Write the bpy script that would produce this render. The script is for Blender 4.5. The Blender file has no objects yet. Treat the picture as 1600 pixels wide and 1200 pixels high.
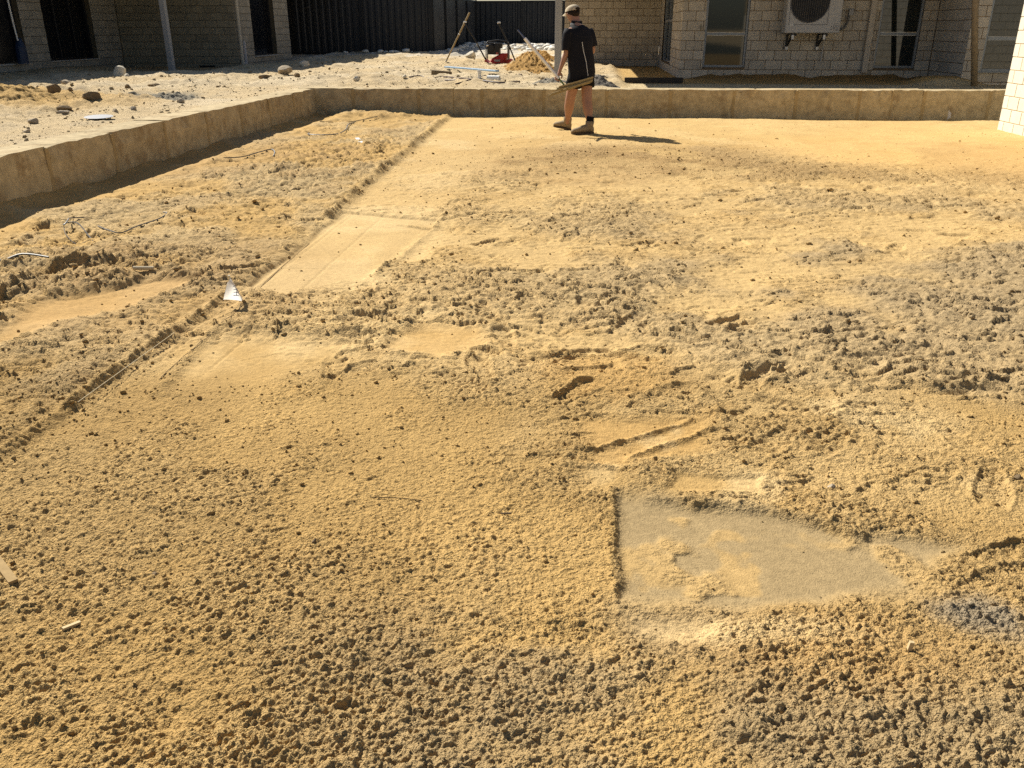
import bpy, bmesh, math, random
import numpy as np
from mathutils import Vector, Matrix
R = math.radians
rng = random.Random(7)
sc = bpy.context.scene

# ------------------------------------------------------------------ camera, sky, sun, exposure
CAM_H, FPX, YAW = 1.32, 1330.0, R(5.0)
PITCH = math.atan(555.0 / FPX)
cam = bpy.data.cameras.new('camera'); cam.sensor_width = 36.0; cam.lens = 36.0 * FPX / 1600.0
cam.clip_start = 0.05; cam.clip_end = 3000
co = bpy.data.objects.new('camera', cam); sc.collection.objects.link(co)
co.location = (0, 0, CAM_H); co.rotation_euler = (math.pi / 2 - PITCH, 0, YAW)
sc.camera = co

SUN_EL, SUN_DX, SUN_DY = R(41.0), 0.73, -0.683      # direction the light travels over the ground
world = bpy.data.worlds.new('World'); sc.world = world; world.use_nodes = True
wn = world.node_tree.nodes; wn.clear()
sky = wn.new('ShaderNodeTexSky'); sky.sky_type = 'NISHITA'; sky.sun_disc = False
sky.sun_elevation = SUN_EL; sky.sun_rotation = math.atan2(-SUN_DX, -SUN_DY)
bg = wn.new('ShaderNodeBackground'); bg.inputs['Strength'].default_value = 0.05
wo = wn.new('ShaderNodeOutputWorld')
world.node_tree.links.new(sky.outputs[0], bg.inputs['Color']); world.node_tree.links.new(bg.outputs[0], wo.inputs[0])
sl = bpy.data.lights.new('sun', 'SUN'); sl.energy = 5.0; sl.angle = R(0.5); sl.color = (1.0, 0.94, 0.82)
so = bpy.data.objects.new('sun', sl); sc.collection.objects.link(so)
so.rotation_euler = Vector((SUN_DX * math.cos(SUN_EL), SUN_DY * math.cos(SUN_EL), -math.sin(SUN_EL))).to_track_quat('-Z', 'Y').to_euler()
so.location = (-20, 20, 30)
sc.view_settings.view_transform = 'Standard'; sc.view_settings.look = 'None'
sc.view_settings.gamma = 1.0; sc.view_settings.exposure = 0.66; sc.view_settings.use_curve_mapping = False
sc.render.engine = 'CYCLES'
sc.cycles.use_denoising = False
sc.cycles.max_bounces = 5; sc.cycles.diffuse_bounces = 3; sc.cycles.sample_clamp_indirect = 4.0

# ------------------------------------------------------------------ helpers
col = sc.collection
MATS = {}

def gp(x, y, z=0.0):
    """world point at height z seen at photo pixel x, y (photo 1600 x 1200)"""
    cp, sp = math.cos(PITCH), math.sin(PITCH)
    F = Vector((-math.sin(YAW) * cp, math.cos(YAW) * cp, -sp)); Rt = Vector((math.cos(YAW), math.sin(YAW), 0)); Up = Rt.cross(F)
    d = F + Rt * ((x - 800) / FPX) - Up * ((y - 600) / FPX)
    return Vector((0, 0, CAM_H)) + d * ((z - CAM_H) / d.z)

def wp(x, y, w):
    """world point at depth w (lot frame) seen at a photo pixel"""
    cp, sp = math.cos(PITCH), math.sin(PITCH)
    F = Vector((-math.sin(YAW) * cp, math.cos(YAW) * cp, -sp)); Rt = Vector((math.cos(YAW), math.sin(YAW), 0)); Up = Rt.cross(F)
    d = F + Rt * ((x - 800) / FPX) - Up * ((y - 600) / FPX)
    return Vector((0, 0, CAM_H)) + d * (w / d.y)

def mat(name, color, rough=0.8, spec=0.3, metal=0.0, noise=None, bump=None, vary=0.0, alpha=None):
    """procedural material: base colour, optional (scale, amount) mottling, (scale, distance) bump, per-object variation"""
    if name in MATS: return MATS[name]
    m = bpy.data.materials.new(name); m.use_nodes = True; nt = m.node_tree; b = nt.nodes['Principled BSDF']
    b.inputs['Roughness'].default_value = rough; b.inputs['Specular IOR Level'].default_value = spec; b.inputs['Metallic'].default_value = metal
    b.inputs['Base Color'].default_value = (*color, 1)
    src = None
    tc = nt.nodes.new('ShaderNodeTexCoord')
    if noise or vary:
        rgb = nt.nodes.new('ShaderNodeRGB'); rgb.outputs[0].default_value = (*color, 1); src = rgb.outputs[0]
        fac = None
        if noise:
            geo = nt.nodes.new('ShaderNodeNewGeometry')
            n = nt.nodes.new('ShaderNodeTexNoise'); n.inputs['Scale'].default_value = noise[0]; n.inputs['Detail'].default_value = 6; n.inputs['Roughness'].default_value = 0.65
            nt.links.new(geo.outputs['Position'], n.inputs['Vector'])
            mr = nt.nodes.new('ShaderNodeMapRange'); mr.inputs['From Min'].default_value = 0.25; mr.inputs['From Max'].default_value = 0.75
            mr.inputs['To Min'].default_value = 1 - noise[1]; mr.inputs['To Max'].default_value = 1 + noise[1]
            nt.links.new(n.outputs['Fac'], mr.inputs['Value']); fac = mr.outputs[0]
        if vary:
            oi = nt.nodes.new('ShaderNodeObjectInfo'); mv = nt.nodes.new('ShaderNodeMapRange')
            mv.inputs['To Min'].default_value = 1 - vary; mv.inputs['To Max'].default_value = 1 + vary
            nt.links.new(oi.outputs['Random'], mv.inputs['Value'])
            if fac:
                mm = nt.nodes.new('ShaderNodeMath'); mm.operation = 'MULTIPLY'; nt.links.new(fac, mm.inputs[0]); nt.links.new(mv.outputs[0], mm.inputs[1]); fac = mm.outputs[0]
            else: fac = mv.outputs[0]
        vm = nt.nodes.new('ShaderNodeVectorMath'); vm.operation = 'SCALE'
        nt.links.new(src, vm.inputs[0]); nt.links.new(fac, vm.inputs['Scale']); nt.links.new(vm.outputs[0], b.inputs['Base Color'])
    if bump:
        geo2 = nt.nodes.new('ShaderNodeNewGeometry'); n2 = nt.nodes.new('ShaderNodeTexNoise'); n2.inputs['Scale'].default_value = bump[0]; n2.inputs['Detail'].default_value = 5
        nt.links.new(geo2.outputs['Position'], n2.inputs['Vector'])
        bp = nt.nodes.new('ShaderNodeBump'); bp.inputs['Strength'].default_value = 0.8; bp.inputs['Distance'].default_value = bump[1]
        nt.links.new(n2.outputs['Fac'], bp.inputs['Height']); nt.links.new(bp.outputs[0], b.inputs['Normal'])
    MATS[name] = m
    return m

def sand_mat(name, bump_d=0.002):
    m = bpy.data.materials.new(name); m.use_nodes = True; nt = m.node_tree; b = nt.nodes['Principled BSDF']
    b.inputs['Roughness'].default_value = 0.95; b.inputs['Specular IOR Level'].default_value = 0.12
    at = nt.nodes.new('ShaderNodeAttribute'); at.attribute_name = 'Col'
    geo = nt.nodes.new('ShaderNodeNewGeometry')
    f = None
    for sca, amt in ((260, 0.16), (45, 0.10)):
        n = nt.nodes.new('ShaderNodeTexNoise'); n.inputs['Scale'].default_value = sca; n.inputs['Detail'].default_value = 1; n.inputs['Roughness'].default_value = 0.7
        nt.links.new(geo.outputs['Position'], n.inputs['Vector'])
        mr = nt.nodes.new('ShaderNodeMapRange'); mr.inputs['From Min'].default_value = 0.3; mr.inputs['From Max'].default_value = 0.7
        mr.inputs['To Min'].default_value = 1 - amt; mr.inputs['To Max'].default_value = 1 + amt
        nt.links.new(n.outputs['Fac'], mr.inputs['Value'])
        if f is None: f = mr.outputs[0]
        else:
            mm = nt.nodes.new('ShaderNodeMath'); mm.operation = 'MULTIPLY'; nt.links.new(f, mm.inputs[0]); nt.links.new(mr.outputs[0], mm.inputs[1]); f = mm.outputs[0]
    vm = nt.nodes.new('ShaderNodeVectorMath'); vm.operation = 'SCALE'
    nt.links.new(at.outputs['Color'], vm.inputs[0]); nt.links.new(f, vm.inputs['Scale']); nt.links.new(vm.outputs[0], b.inputs['Base Color'])
    def nz(scale, detail, rough=0.7):
        n = nt.nodes.new('ShaderNodeTexNoise'); n.inputs['Scale'].default_value = scale; n.inputs['Detail'].default_value = detail; n.inputs['Roughness'].default_value = rough
        nt.links.new(geo.outputs['Position'], n.inputs['Vector']); return n.outputs['Fac']
    def math_(op, a, b):
        q = nt.nodes.new('ShaderNodeMath'); q.operation = op
        for k, v in enumerate((a, b)):
            if isinstance(v, (int, float)): q.inputs[k].default_value = v
            else: nt.links.new(v, q.inputs[k])
        return q.outputs[0]
    h = math_('MULTIPLY', nz(260, 1), 0.0022)
    lump = math_('ADD', math_('MULTIPLY', nz(150, 2, 0.7), 0.013), math_('MULTIPLY', nz(60, 1, 0.6), 0.010))
    h = math_('ADD', h, math_('MULTIPLY', lump, at.outputs['Alpha']))
    bp = nt.nodes.new('ShaderNodeBump'); bp.inputs['Strength'].default_value = 1.0; bp.inputs['Distance'].default_value = 1.0
    nt.links.new(h, bp.inputs['Height']); nt.links.new(bp.outputs[0], b.inputs['Normal'])
    MATS[name] = m
    return m

def origin(o):
    v = Vector((0, 0, 0))
    while o is not None: v += o.location; o = o.parent
    return v

def tag(o, label=None, cat=None, group=None, kind=None):
    if label: o['label'] = label
    if cat: o['category'] = cat
    if group: o['group'] = group
    if kind: o['kind'] = kind
    return o

def thing(name, loc, label, cat, group=None):
    o = bpy.data.objects.new(name, None); o.location = loc; o.empty_display_size = 0.1; col.objects.link(o)
    return tag(o, label, cat, group)

class MB:
    """collects shapes in world coordinates; build() links them as one mesh object"""
    def __init__(s): s.v = []; s.f = []
    def add(s, vs, fs):
        k = len(s.v); s.v += [tuple(p) for p in vs]; s.f += [tuple(i + k for i in q) for q in fs]; return s
    def box(s, c, size, M=None):
        a, b, d = (x / 2 for x in size)
        vs = [Vector(p) for p in ((-a,-b,-d),(a,-b,-d),(a,b,-d),(-a,b,-d),(-a,-b,d),(a,-b,d),(a,b,d),(-a,b,d))]
        if M is not None: vs = [M @ p for p in vs]
        c = Vector(c)
        return s.add([p + c for p in vs], [(0,3,2,1),(4,5,6,7),(0,1,5,4),(1,2,6,5),(2,3,7,6),(3,0,4,7)])
    def bbox(s, p0, p1):
        p0, p1 = Vector(p0), Vector(p1)
        return s.box((p0 + p1) / 2, [abs(x) for x in (p1 - p0)])
    def loft(s, rings, n=16, cap=(True, True), power=2.0):
        """rings: (centre, half axis vector a, half axis vector b)"""
        vs = []
        for c, a, b in rings:
            c, a, b = Vector(c), Vector(a), Vector(b)
            for i in range(n):
                t = 2 * math.pi * i / n; x, y = math.cos(t), math.sin(t)
                if power != 2.0:
                    x = math.copysign(abs(x) ** (2 / power), x); y = math.copysign(abs(y) ** (2 / power), y)
                vs.append(c + a * x + b * y)
        fs = []
        for k in range(len(rings) - 1):
            for i in range(n):
                j = (i + 1) % n; fs.append((k*n+i, k*n+j, (k+1)*n+j, (k+1)*n+i))
        if cap[0]: fs.append(tuple(range(n - 1, -1, -1)))
        if cap[1]: fs.append(tuple((len(rings) - 1) * n + i for i in range(n)))
        return s.add(vs, fs)
    def tube(s, pts, r, n=8):
        pts = [Vector(p) for p in pts]; rs = r if isinstance(r, (list, tuple)) else [r] * len(pts)
        rings = []; prev = None
        for i, p in enumerate(pts):
            t = (pts[min(i + 1, len(pts) - 1)] - pts[max(i - 1, 0)]).normalized()
            a = prev - t * prev.dot(t) if prev is not None else t.cross(Vector((0.31, 0.17, 0.93)))
            if a.length < 1e-5: a = t.orthogonal()
            a.normalize(); b = t.cross(a); prev = a
            rings.append((p, a * rs[i], b * rs[i]))
        return s.loft(rings, n)
    def bar(s, p, q, wx, wy, up=(0, 0, 1)):
        p, q = Vector(p), Vector(q); t = (q - p).normalized(); a = t.cross(Vector(up)); 
        if a.length < 1e-4: a = t.orthogonal()
        a.normalize(); b = a.cross(t)
        vs = [e + a * sx * wx / 2 + b * sy * wy / 2 for e in (p, q) for sx, sy in ((-1,-1),(1,-1),(1,1),(-1,1))]
        return s.add(vs, [(0,1,2,3),(7,6,5,4),(0,4,5,1),(1,5,6,2),(2,6,7,3),(3,7,4,0)])
    def build(s, name, material, parent=None, smooth=False, bevel=0.0, shift=None):
        me = bpy.data.meshes.new(name)
        off = origin(parent) if parent is not None else (Vector(shift) if shift is not None else Vector((0, 0, 0)))
        me.from_pydata([tuple(Vector(p) - off) for p in s.v], [], s.f); me.update()
        bm = bmesh.new(); bm.from_mesh(me); bmesh.ops.recalc_face_normals(bm, faces=bm.faces)
        if bevel: bmesh.ops.bevel(bm, geom=[e for e in bm.edges if len(e.link_faces) == 2 and e.calc_face_angle(0) > 0.6], offset=bevel, segments=1, affect='EDGES', clamp_overlap=True)
        bm.to_mesh(me); bm.free()
        me.materials.append(material)
        if smooth: me.polygons.foreach_set('use_smooth', [True] * len(me.polygons))
        o = bpy.data.objects.new(name, me); col.objects.link(o)
        if parent is not None: o.parent = parent
        elif shift is not None: o.location = shift
        return o

# ---- numpy noise
def hash2(ix, iy, seed):
    h = ix.astype(np.uint32) * np.uint32(374761393) + iy.astype(np.uint32) * np.uint32(668265263) + np.uint32((seed * 982451653) & 0xFFFFFFFF)
    h = (h ^ (h >> np.uint32(13))) * np.uint32(1274126177)
    h = (h ^ (h >> np.uint32(16))) * np.uint32(2246822519)
    return h ^ (h >> np.uint32(15))
def vnoise(x, y, seed=0):
    ix = np.floor(x); iy = np.floor(y); fx = x - ix; fy = y - iy
    ix = ix.astype(np.int32); iy = iy.astype(np.int32)
    fx = fx * fx * fx * (fx * (fx * 6 - 15) + 10); fy = fy * fy * fy * (fy * (fy * 6 - 15) + 10)
    g = lambda a, b: (hash2(ix + a, iy + b, seed) & np.uint32(65535)).astype(np.float32) * np.float32(1 / 32767.5) - np.float32(1)
    a = g(0, 0); b = g(1, 0); c = g(0, 1); d = g(1, 1)
    return (a + (b - a) * fx) * (1 - fy) + (c + (d - c) * fx) * fy
def fbm(x, y, octs=4, seed=0, gain=0.5):
    s = 0; a = 1.0; t = 0
    for k in range(octs):
        c, sn = math.cos(0.7 * k), math.sin(0.7 * k)
        s = s + a * vnoise(x * c - y * sn + 17.3 * k, x * sn + y * c - 5.1 * k, seed + k); t += a; a *= gain; x = x * 2.03; y = y * 2.03
    return s / t
def billow(x, y, octs=3, seed=0, gain=0.55):
    """rounded lumps parted by sharp creases, 0..1"""
    s = 0; a = 1.0; t = 0
    for k in range(octs):
        c, sn = math.cos(0.9 * k + 0.4), math.sin(0.9 * k + 0.4)
        s = s + a * np.abs(vnoise(x * c - y * sn + 11.7 * k, x * sn + y * c + 3.3 * k, seed + k)); t += a; a *= gain; x = x * 1.93; y = y * 1.93
    return s / t
def bubbles(x, y, cell, occ, seed):
    """half-buried crumbs: height in metres"""
    x = x / cell; y = y / cell; ix = np.floor(x).astype(np.int32); iy = np.floor(y).astype(np.int32)
    out = np.zeros_like(x)
    for dx in (-1, 0, 1):
        for dy in (-1, 0, 1):
            h = hash2(ix + dx, iy + dy, seed)
            px = ix + dx + (h & np.uint32(1023)) / np.float32(1023); py = iy + dy + ((h >> np.uint32(10)) & np.uint32(1023)) / np.float32(1023); rr = ((h >> np.uint32(20)) & np.uint32(1023)) / np.float32(1023)
            oc = (((h * np.uint32(7919)) >> np.uint32(7)) & np.uint32(1023)) / np.float32(1023)
            rad = 0.30 + 0.42 * rr * rr
            d2 = ((x - px) ** 2 + (y - py) ** 2) / (rad * rad)
            out = np.maximum(out, np.where(oc < occ, np.sqrt(np.maximum(0, 1 - d2)) * rad * (0.7 + 0.6 * rr), 0))
    return out * cell
def sstep(a, b, x):
    t = np.clip((x - a) / (b - a), 0, 1); return t * t * (3 - 2 * t)
def poly_sd(U, W, poly):
    """signed distance to a polygon, negative inside"""
    d = np.full(U.shape, 1e9); ins = np.zeros(U.shape, bool); n = len(poly)
    for i in range(n):
        ax, ay = poly[i]; bx, by = poly[(i + 1) % n]; ex, ey = bx - ax, by - ay
        t = np.clip(((U - ax) * ex + (W - ay) * ey) / (ex * ex + ey * ey), 0, 1)
        d = np.minimum(d, (U - ax - t * ex) ** 2 + (W - ay - t * ey) ** 2)
        cond = ((ay > W) != (by > W)) & (U < (bx - ax) * (W - ay) / (by - ay + 1e-12) + ax)
        ins ^= cond
    d = np.sqrt(d); return np.where(ins, -d, d)
def line_d(U, W, pts):
    """distance to a polyline and the side (+ to the right when walking along it)"""
    d = np.full(U.shape, 1e9); side = np.zeros(U.shape)
    for (ax, ay), (bx, by) in zip(pts[:-1], pts[1:]):
        ex, ey = bx - ax, by - ay; L = math.hypot(ex, ey)
        t = np.clip(((U - ax) * ex + (W - ay) * ey) / (L * L), 0, 1)
        dd = np.hypot(U - ax - t * ex, W - ay - t * ey); s = ((U - ax) * ey - (W - ay) * ex) / L
        side = np.where(dd < d, s, side); d = np.minimum(d, dd)
    return d, side
def mixc(c, rgb, m):
    return c + (np.array(rgb)[None, :] - c) * m[:, None]
def blob(U, W, cu, cw, ru, rw, soft=0.5):
    q = np.hypot((U - cu) / ru, (W - cw) / rw); return 1 - sstep(1 - soft, 1 + soft, q)
def px_poly(pts): return [tuple(gp(x, y))[:2] for x, y in pts]

# ------------------------------------------------------------------ lower sand
GOLD = (0.485, 0.315, 0.12); PALE = (0.625, 0.455, 0.225); GREY = (0.35, 0.255, 0.135); ORANGE = (0.52, 0.31, 0.105); BROWN = (0.36, 0.23, 0.10)

prng = np.random.RandomState(11)
PRINTS = []
for k in range(170):
    w_ = 3.0 + 7.0 * prng.rand() ** 1.2; u_ = -1.1 + (1.1 + 0.62 * w_) * prng.rand()
    PRINTS.append((u_, w_, prng.rand() * 6.28, 0.008 + 0.009 * prng.rand(), prng.rand()))
for k in range(70):
    w_ = 2.6 + 10.5 * prng.rand(); u_ = -4.2 + 2.2 * prng.rand()
    PRINTS.append((u_, w_, prng.rand() * 6.28, 0.012 + 0.02 * prng.rand(), prng.rand()))
for x, y, a in ((1250, 645, 0.2), (1300, 690, 1.0), (1215, 690, 0.9), (1110, 700, 0.3), (1160, 600, 2.6), (1230, 770, 0.5), (430, 465, 0.05), (1380, 640, 0.1), (1500, 690, 1.8), (1420, 560, 0.2), (1550, 760, 1.2)):
    p = gp(x, y); PRINTS.append((p.x, p.y, a, 0.010, 0.9))

P_BANEL = [(-1.90, 6.5), (-1.10, 6.25), (-1.19, 4.75), (-1.60, 4.25), (-1.86, 4.4)]
P_SMOOTH1 = px_poly([(275, 545), (345, 525), (530, 535), (520, 560), (420, 600), (250, 600)])
P_SMOOTH2 = px_poly([(595, 545), (655, 505), (740, 515), (770, 540), (680, 562)])
P_SMOOTH3 = px_poly([(0, 520), (60, 475), (230, 445), (330, 440), (240, 475), (100, 510), (0, 545)])
P_C = px_poly([(958, 772), (1060, 782), (1200, 800), (1330, 835), (1490, 862), (1450, 918), (1270, 952), (1090, 935), (965, 922)])
P_C2 = px_poly([(988, 938), (1060, 948), (1150, 955), (1130, 1000), (1010, 985)])
P_SLAB = px_poly([(1050, 745), (1180, 748), (1190, 775), (1040, 770)])
P_SM4 = px_poly([(905, 655), (1040, 645), (1120, 650), (1100, 700), (960, 735), (915, 725)])
P_SM5 = px_poly([(900, 722), (965, 735), (960, 765), (915, 765)])
P_GREYBLOB = px_poly([(1440, 945), (1540, 940), (1600, 975), (1600, 1010), (1500, 985), (1450, 965)])

def edge_u(W): return np.interp(W, [0, 5.3, 9.4, 14.6], [-1.9, -1.91, -2.07, -2.29])

def lower(U, W):
    U = U.astype(np.float32); W = W.astype(np.float32); rr = np.hypot(U, W)
    n1 = fbm(U / 0.9, W / 0.9, 4, 1); n2 = fbm(U / 0.28, W / 0.28, 4, 5); n3 = fbm(U / 0.11, W / 0.11, 3, 9); n4 = vnoise(U / 2.2, W / 2.2, 77)
    wu = U + 0.035 * n2; ww = W + 0.035 * fbm(U / 0.3 + 40, W / 0.3, 3, 21)
    ue = edge_u(W)
    strip = 1 - sstep(-0.10, 0.0, U - ue + 0.015 * n3)
    def inp(poly, soft=0.03, warp=1.0): return 1 - sstep(-soft, soft, poly_sd(U + warp * (wu - U), W + warp * (ww - W), poly))
    scre = sstep(-0.02, 0.06, U - ue) * (1 - sstep(-1.30, -0.85, U + 0.25 * n2 + 0.12 * n1)) * sstep(4.1, 4.5, W)
    mB = inp(P_BANEL, 0.02, 0.5); m1 = inp(P_SMOOTH1, 0.12); m2 = inp(P_SMOOTH2, 0.05); m3 = inp(P_SMOOTH3, 0.06)
    mC = inp(P_C, 0.05, 2.2) * (1 - 0.5 * sstep(0.55, 1.0, U) * sstep(-0.1, 0.4, n2 + n3)); mC = np.where(U < 0.2, np.minimum(mC, sstep(0.10, 0.125, U + 0.012 * n3)), mC); mC2 = inp(P_C2, 0.06, 1.8); mS = inp(P_SLAB, 0.02); m4 = inp(P_SM4, 0.06); m5 = inp(P_SM5, 0.05)
    back = sstep(10.8, 12.6, W + 0.9 * n1 + 0.4 * n2) * (1 - strip); oback = blob(U + 0.5 * n1 + 0.2 * n2, W + 0.6 * n1 + 0.3 * n2, 4.3, 11.2, 2.2, 2.3, 0.4)
    speck = sstep(0.1, 0.45, n3 + 0.7 * n2)
    smooth = np.maximum.reduce([(0.72 - 0.22 * sstep(6.2, 7.4, W)) * scre * (0.75 + 0.25 * n1), mB, 0.8 * m1, 0.9 * m2, m3, mC * (0.97 - 0.5 * speck * sstep(0.1, 0.5, n2)), 0.9 * mC2, 0.8 * mS, 0.8 * m4, 0.8 * m5, 0.62 * back * (0.7 + 0.6 * n2), 0.62 * oback])
    keep = 1 - np.clip(smooth, 0, 1)
    tramp = sstep(2.9, 3.6, W + 0.35 * n1) * (1 - strip) * np.maximum(keep, 0.22 * (1 - mB) * (1 - m2) * (1 - m1)) * (1 - 0.5 * sstep(9, 10.5, W))
    lt = blob(wu, ww, 0.65, 2.72, 0.75, 0.5, 0.4); tramp = np.maximum(tramp, 0.8 * lt * keep)
    fore = 1 - sstep(2.9, 3.7, W + 0.35 * n1)
    coarse = (1 - sstep(1.45, 1.95, W + 0.25 * n1)) * (0.55 + 0.45 * sstep(-1.2, -0.3, U))
    band = blob(wu, ww, 2.2, 9.6, 3.6, 1.25, 0.35) * keep * (1 - oback)
    z = 0.014 * n1 + 0.005 * n2 * (0.35 + 0.65 * keep)
    # plates scraped off by boots and shovels: small ledges
    t1 = fbm(U / 0.26 + 3, W / 0.30, 4, 31); t2 = fbm(U / 0.12 - 8, W / 0.14, 3, 41); t3 = fbm(U / 0.5 + 9, W / 0.42, 4, 45)
    def terrace(x, wdt):
        q_ = np.floor(x); f_ = x - q_; return sstep(0, wdt, f_) - f_, np.exp(-(np.minimum(f_, 1 - f_) / 0.16) ** 2)
    ta, ea = terrace(3.6 * fbm(U / 0.70, W / 0.42, 6, 33, 0.60), 0.035); tc, ec = terrace(2.2 * fbm(U / 0.13 - 3, W / 0.07, 4, 39, 0.6), 0.07); tb, eb = terrace(2.6 * fbm(U / 0.26 + 7, W / 0.16, 5, 37, 0.58), 0.05)
    z += tramp * (0.0170 * ta * (0.5 + sstep(-0.2, 0.3, n1)) + 0.0105 * tb * sstep(-0.5, 0.1, n2) + 0.0075 * tc * sstep(-0.25, 0.2, n1 - 0.6 * n2) + 0.0015 * n3)
    lum = np.clip(n2 * 1.6 + 0.3, 0, 1.4)
    sz = strip * sstep(0, 0.25, U + 4.25 + 0.2 * n1)
    sz = sz * (1 - 0.9 * m3)
    hot = 0.55 + 0.7 * blob(wu, ww, -2.75, 9.6, 0.75, 2.2, 0.5) + 0.5 * blob(wu, ww, -3.0, 4.6, 1.0, 0.6, 0.5)
    z += sz * hot * (0.016 * lum + 0.030 * ta + 0.018 * tb + 0.010 * tc + 0.010 * sstep(0.10, 0.12, t2) + 0.004 * n3)
    z += strip * 0.010 * n2
    # boot prints
    for (pu, pw, a, dep, tr) in PRINTS:
        k = np.nonzero((np.abs(U - pu) < 0.2) & (np.abs(W - pw) < 0.2))[0]
        if len(k) == 0: continue
        du = U[k] - pu; dw = W[k] - pw; c, s = math.cos(a), math.sin(a); x = du * c + dw * s; y = -du * s + dw * c
        wd = 0.045 + 0.010 * np.cos(x * 22 + 1.0); q = np.maximum(np.abs(x) / 0.14, np.abs(y) / wd)
        m = 1 - sstep(0.70, 1.06, q); rim = np.exp(-((q - 1.12) / 0.1) ** 2)
        tread = 0.35 * sstep(-0.2, 0.2, np.sin(x * 2 * math.pi / 0.032 + 2 * np.abs(y) / 0.045)) if tr > 0.45 else 0.1 * n3[k]
        z[k] += keep[k] * dep * (-m * (1 - tread) + 0.35 * rim)
    # crumbs
    gran = sstep(-0.35, 0.55, 0.7 * n1 + 0.75 * n2 + 0.35 * n3)
    c_amp = (0.10 * keep + 0.95 * fore * keep + 0.15 * coarse + 0.8 * band) * (0.75 + 0.35 * sstep(-0.35, 0.35, n1 + 0.6 * n2)) + (0.42 * tramp * (1 - fore) + 0.36 * sz) * (0.25 + 0.75 * gran)
    c_amp = c_amp + (0.35 * tramp + 0.4 * sz) * np.maximum(ea * sstep(-0.3, 0.3, n2), 0.4 * eb * sstep(-0.1, 0.3, n1))
    mound = blob(wu, ww, 0.12, 3.25, 0.28, 0.22, 0.5); z += 0.022 * mound
    # ridges: (points, height, width, ledge to the right, ledge to the left)
    RID = [([(-1.92, 2.2), (-1.90, 3.0), (-1.89, 4.15)], 0.024, 0.024, 0.006, -0.006),
           ([(-1.93, 6.3), (-2.0, 7.4), (-2.08, 9.4), (-2.29, 14.4)], 0.035, 0.05, 0.0, -0.01),
           ([(-1.66, 2.95), (-1.72, 3.5), (-1.72, 3.75)], 0.012, 0.03, 0.0, 0.0),
           ([(-1.72, 3.72), (-1.1, 3.66), (-0.8, 3.80)], 0.014, 0.05, 0.0, 0.0),
           ([(-1.12, 6.15), (-1.2, 4.72)], 0.016, 0.035, 0.012, 0.0),
           ([(-1.30, 6.10), (-1.0, 6.03)], 0.004, 0.012, 0.010, 0.0),
           (px_poly([(1078, 602), (1050, 606), (985, 622)]), 0.010, 0.016, 0.010, 0.0),
           (px_poly([(925, 648), (870, 655), (830, 664)]), 0.008, 0.016, 0.008, 0.0),
           (px_poly([(1075, 655), (1000, 680), (925, 708), (830, 712)]), 0.010, 0.014, 0.009, 0.0),
           (px_poly([(1120, 670), (1040, 692), (985, 718)]), 0.009, 0.014, 0.008, 0.0),
           (px_poly([(1085, 610), (1130, 660), (1160, 660)]), 0.012, 0.03, 0.0, 0.0),
           (px_poly([(1020, 780), (1100, 788), (1200, 798), (1300, 825), (1340, 842)]), 0.011, 0.022, 0.0, 0.0),
           (px_poly([(960, 768), (957, 840), (964, 910)]), 0.002, 0.012, 0.0, 0.0),
           (px_poly([(1540, 862), (1575, 850), (1640, 845)]), 0.016, 0.025, 0.016, 0.0),
           (px_poly([(1530, 905), (1560, 888), (1600, 885)]), 0.010, 0.02, 0.01, 0.0),
           (px_poly([(1490, 962), (1550, 975), (1640, 985)]), 0.012, 0.035, 0.006, 0.0),
           (px_poly([(800, 975), (850, 968), (890, 972)]), 0.010, 0.03, 0.0, 0.0),
           (px_poly([(1390, 600), (1480, 612), (1560, 600)]), 0.007, 0.02, 0.007, 0.0),
           (px_poly([(830, 560), (930, 560), (1000, 545), (1040, 552)]), 0.009, 0.02, 0.008, 0.0),
           (px_poly([(1200, 600), (1260, 585), (1330, 600)]), 0.004, 0.02, 0.005, 0.0),
           (px_poly([(0, 470), (90, 425), (170, 415), (240, 430)]), 0.030, 0.05, 0.03, 0.0)]
    rn = np.clip(0.85 + 0.9 * n3 + 0.4 * n2, 0.3, 1.6)
    for pts, h, wd, lr, ll in RID:
        d, sd = line_d(wu * 0.5 + U * 0.5, ww * 0.5 + W * 0.5, pts)
        g = np.exp(-(d / wd) ** 2) * rn; z += h * g
        c_amp = c_amp + 0.6 * np.exp(-(d / (wd * 1.4)) ** 2)
        if lr: z -= lr * np.exp(-(d / 0.10) ** 2) * sstep(-0.006, 0.006, sd)
        if ll: z -= ll * -1 * np.exp(-(d / 0.10) ** 2) * sstep(-0.006, 0.006, -sd) * -1
    # screed scratches across the panel
    for wl in (4.35, 4.62, 4.85, 5.2, 5.62, 6.0):
        d = np.abs(W - wl - 0.02 * np.sin(U * 3 + wl)); z -= 0.004 * np.exp(-(d / 0.007) ** 2) * scre * sstep(0.0, 0.2, vnoise(U / 0.35, W * 0 + wl * 7, 3))
    for ul in (-1.84, -1.80, -1.55):
        d = np.abs(U - ul - 0.01 * np.sin(W * 2)); z -= 0.005 * np.exp(-(d / 0.006) ** 2) * sstep(3.0, 3.3, W) * (1 - sstep(6.2, 6.6, W))
    # rake drag marks in the near corner
    th = 0.95; ra = fbm((U * math.cos(th) + W * math.sin(th)) / 0.022, (-U * math.sin(th) + W * math.cos(th)) / 0.11, 3, 61)
    z += 0.010 * ra * coarse * sstep(-0.5, 0.1, n1 + n2)
    rc = np.hypot(U + 2.2, W - 0.4) + 0.03 * n1; ra2 = fbm(rc / 0.018, np.arctan2(W - 0.4, U + 2.2) * 22, 2, 63)
    z += 0.0040 * ra2 * fore * keep * sstep(-0.1, 0.4, n1 - 0.5 * n2)
    cz = np.zeros_like(z)
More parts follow.
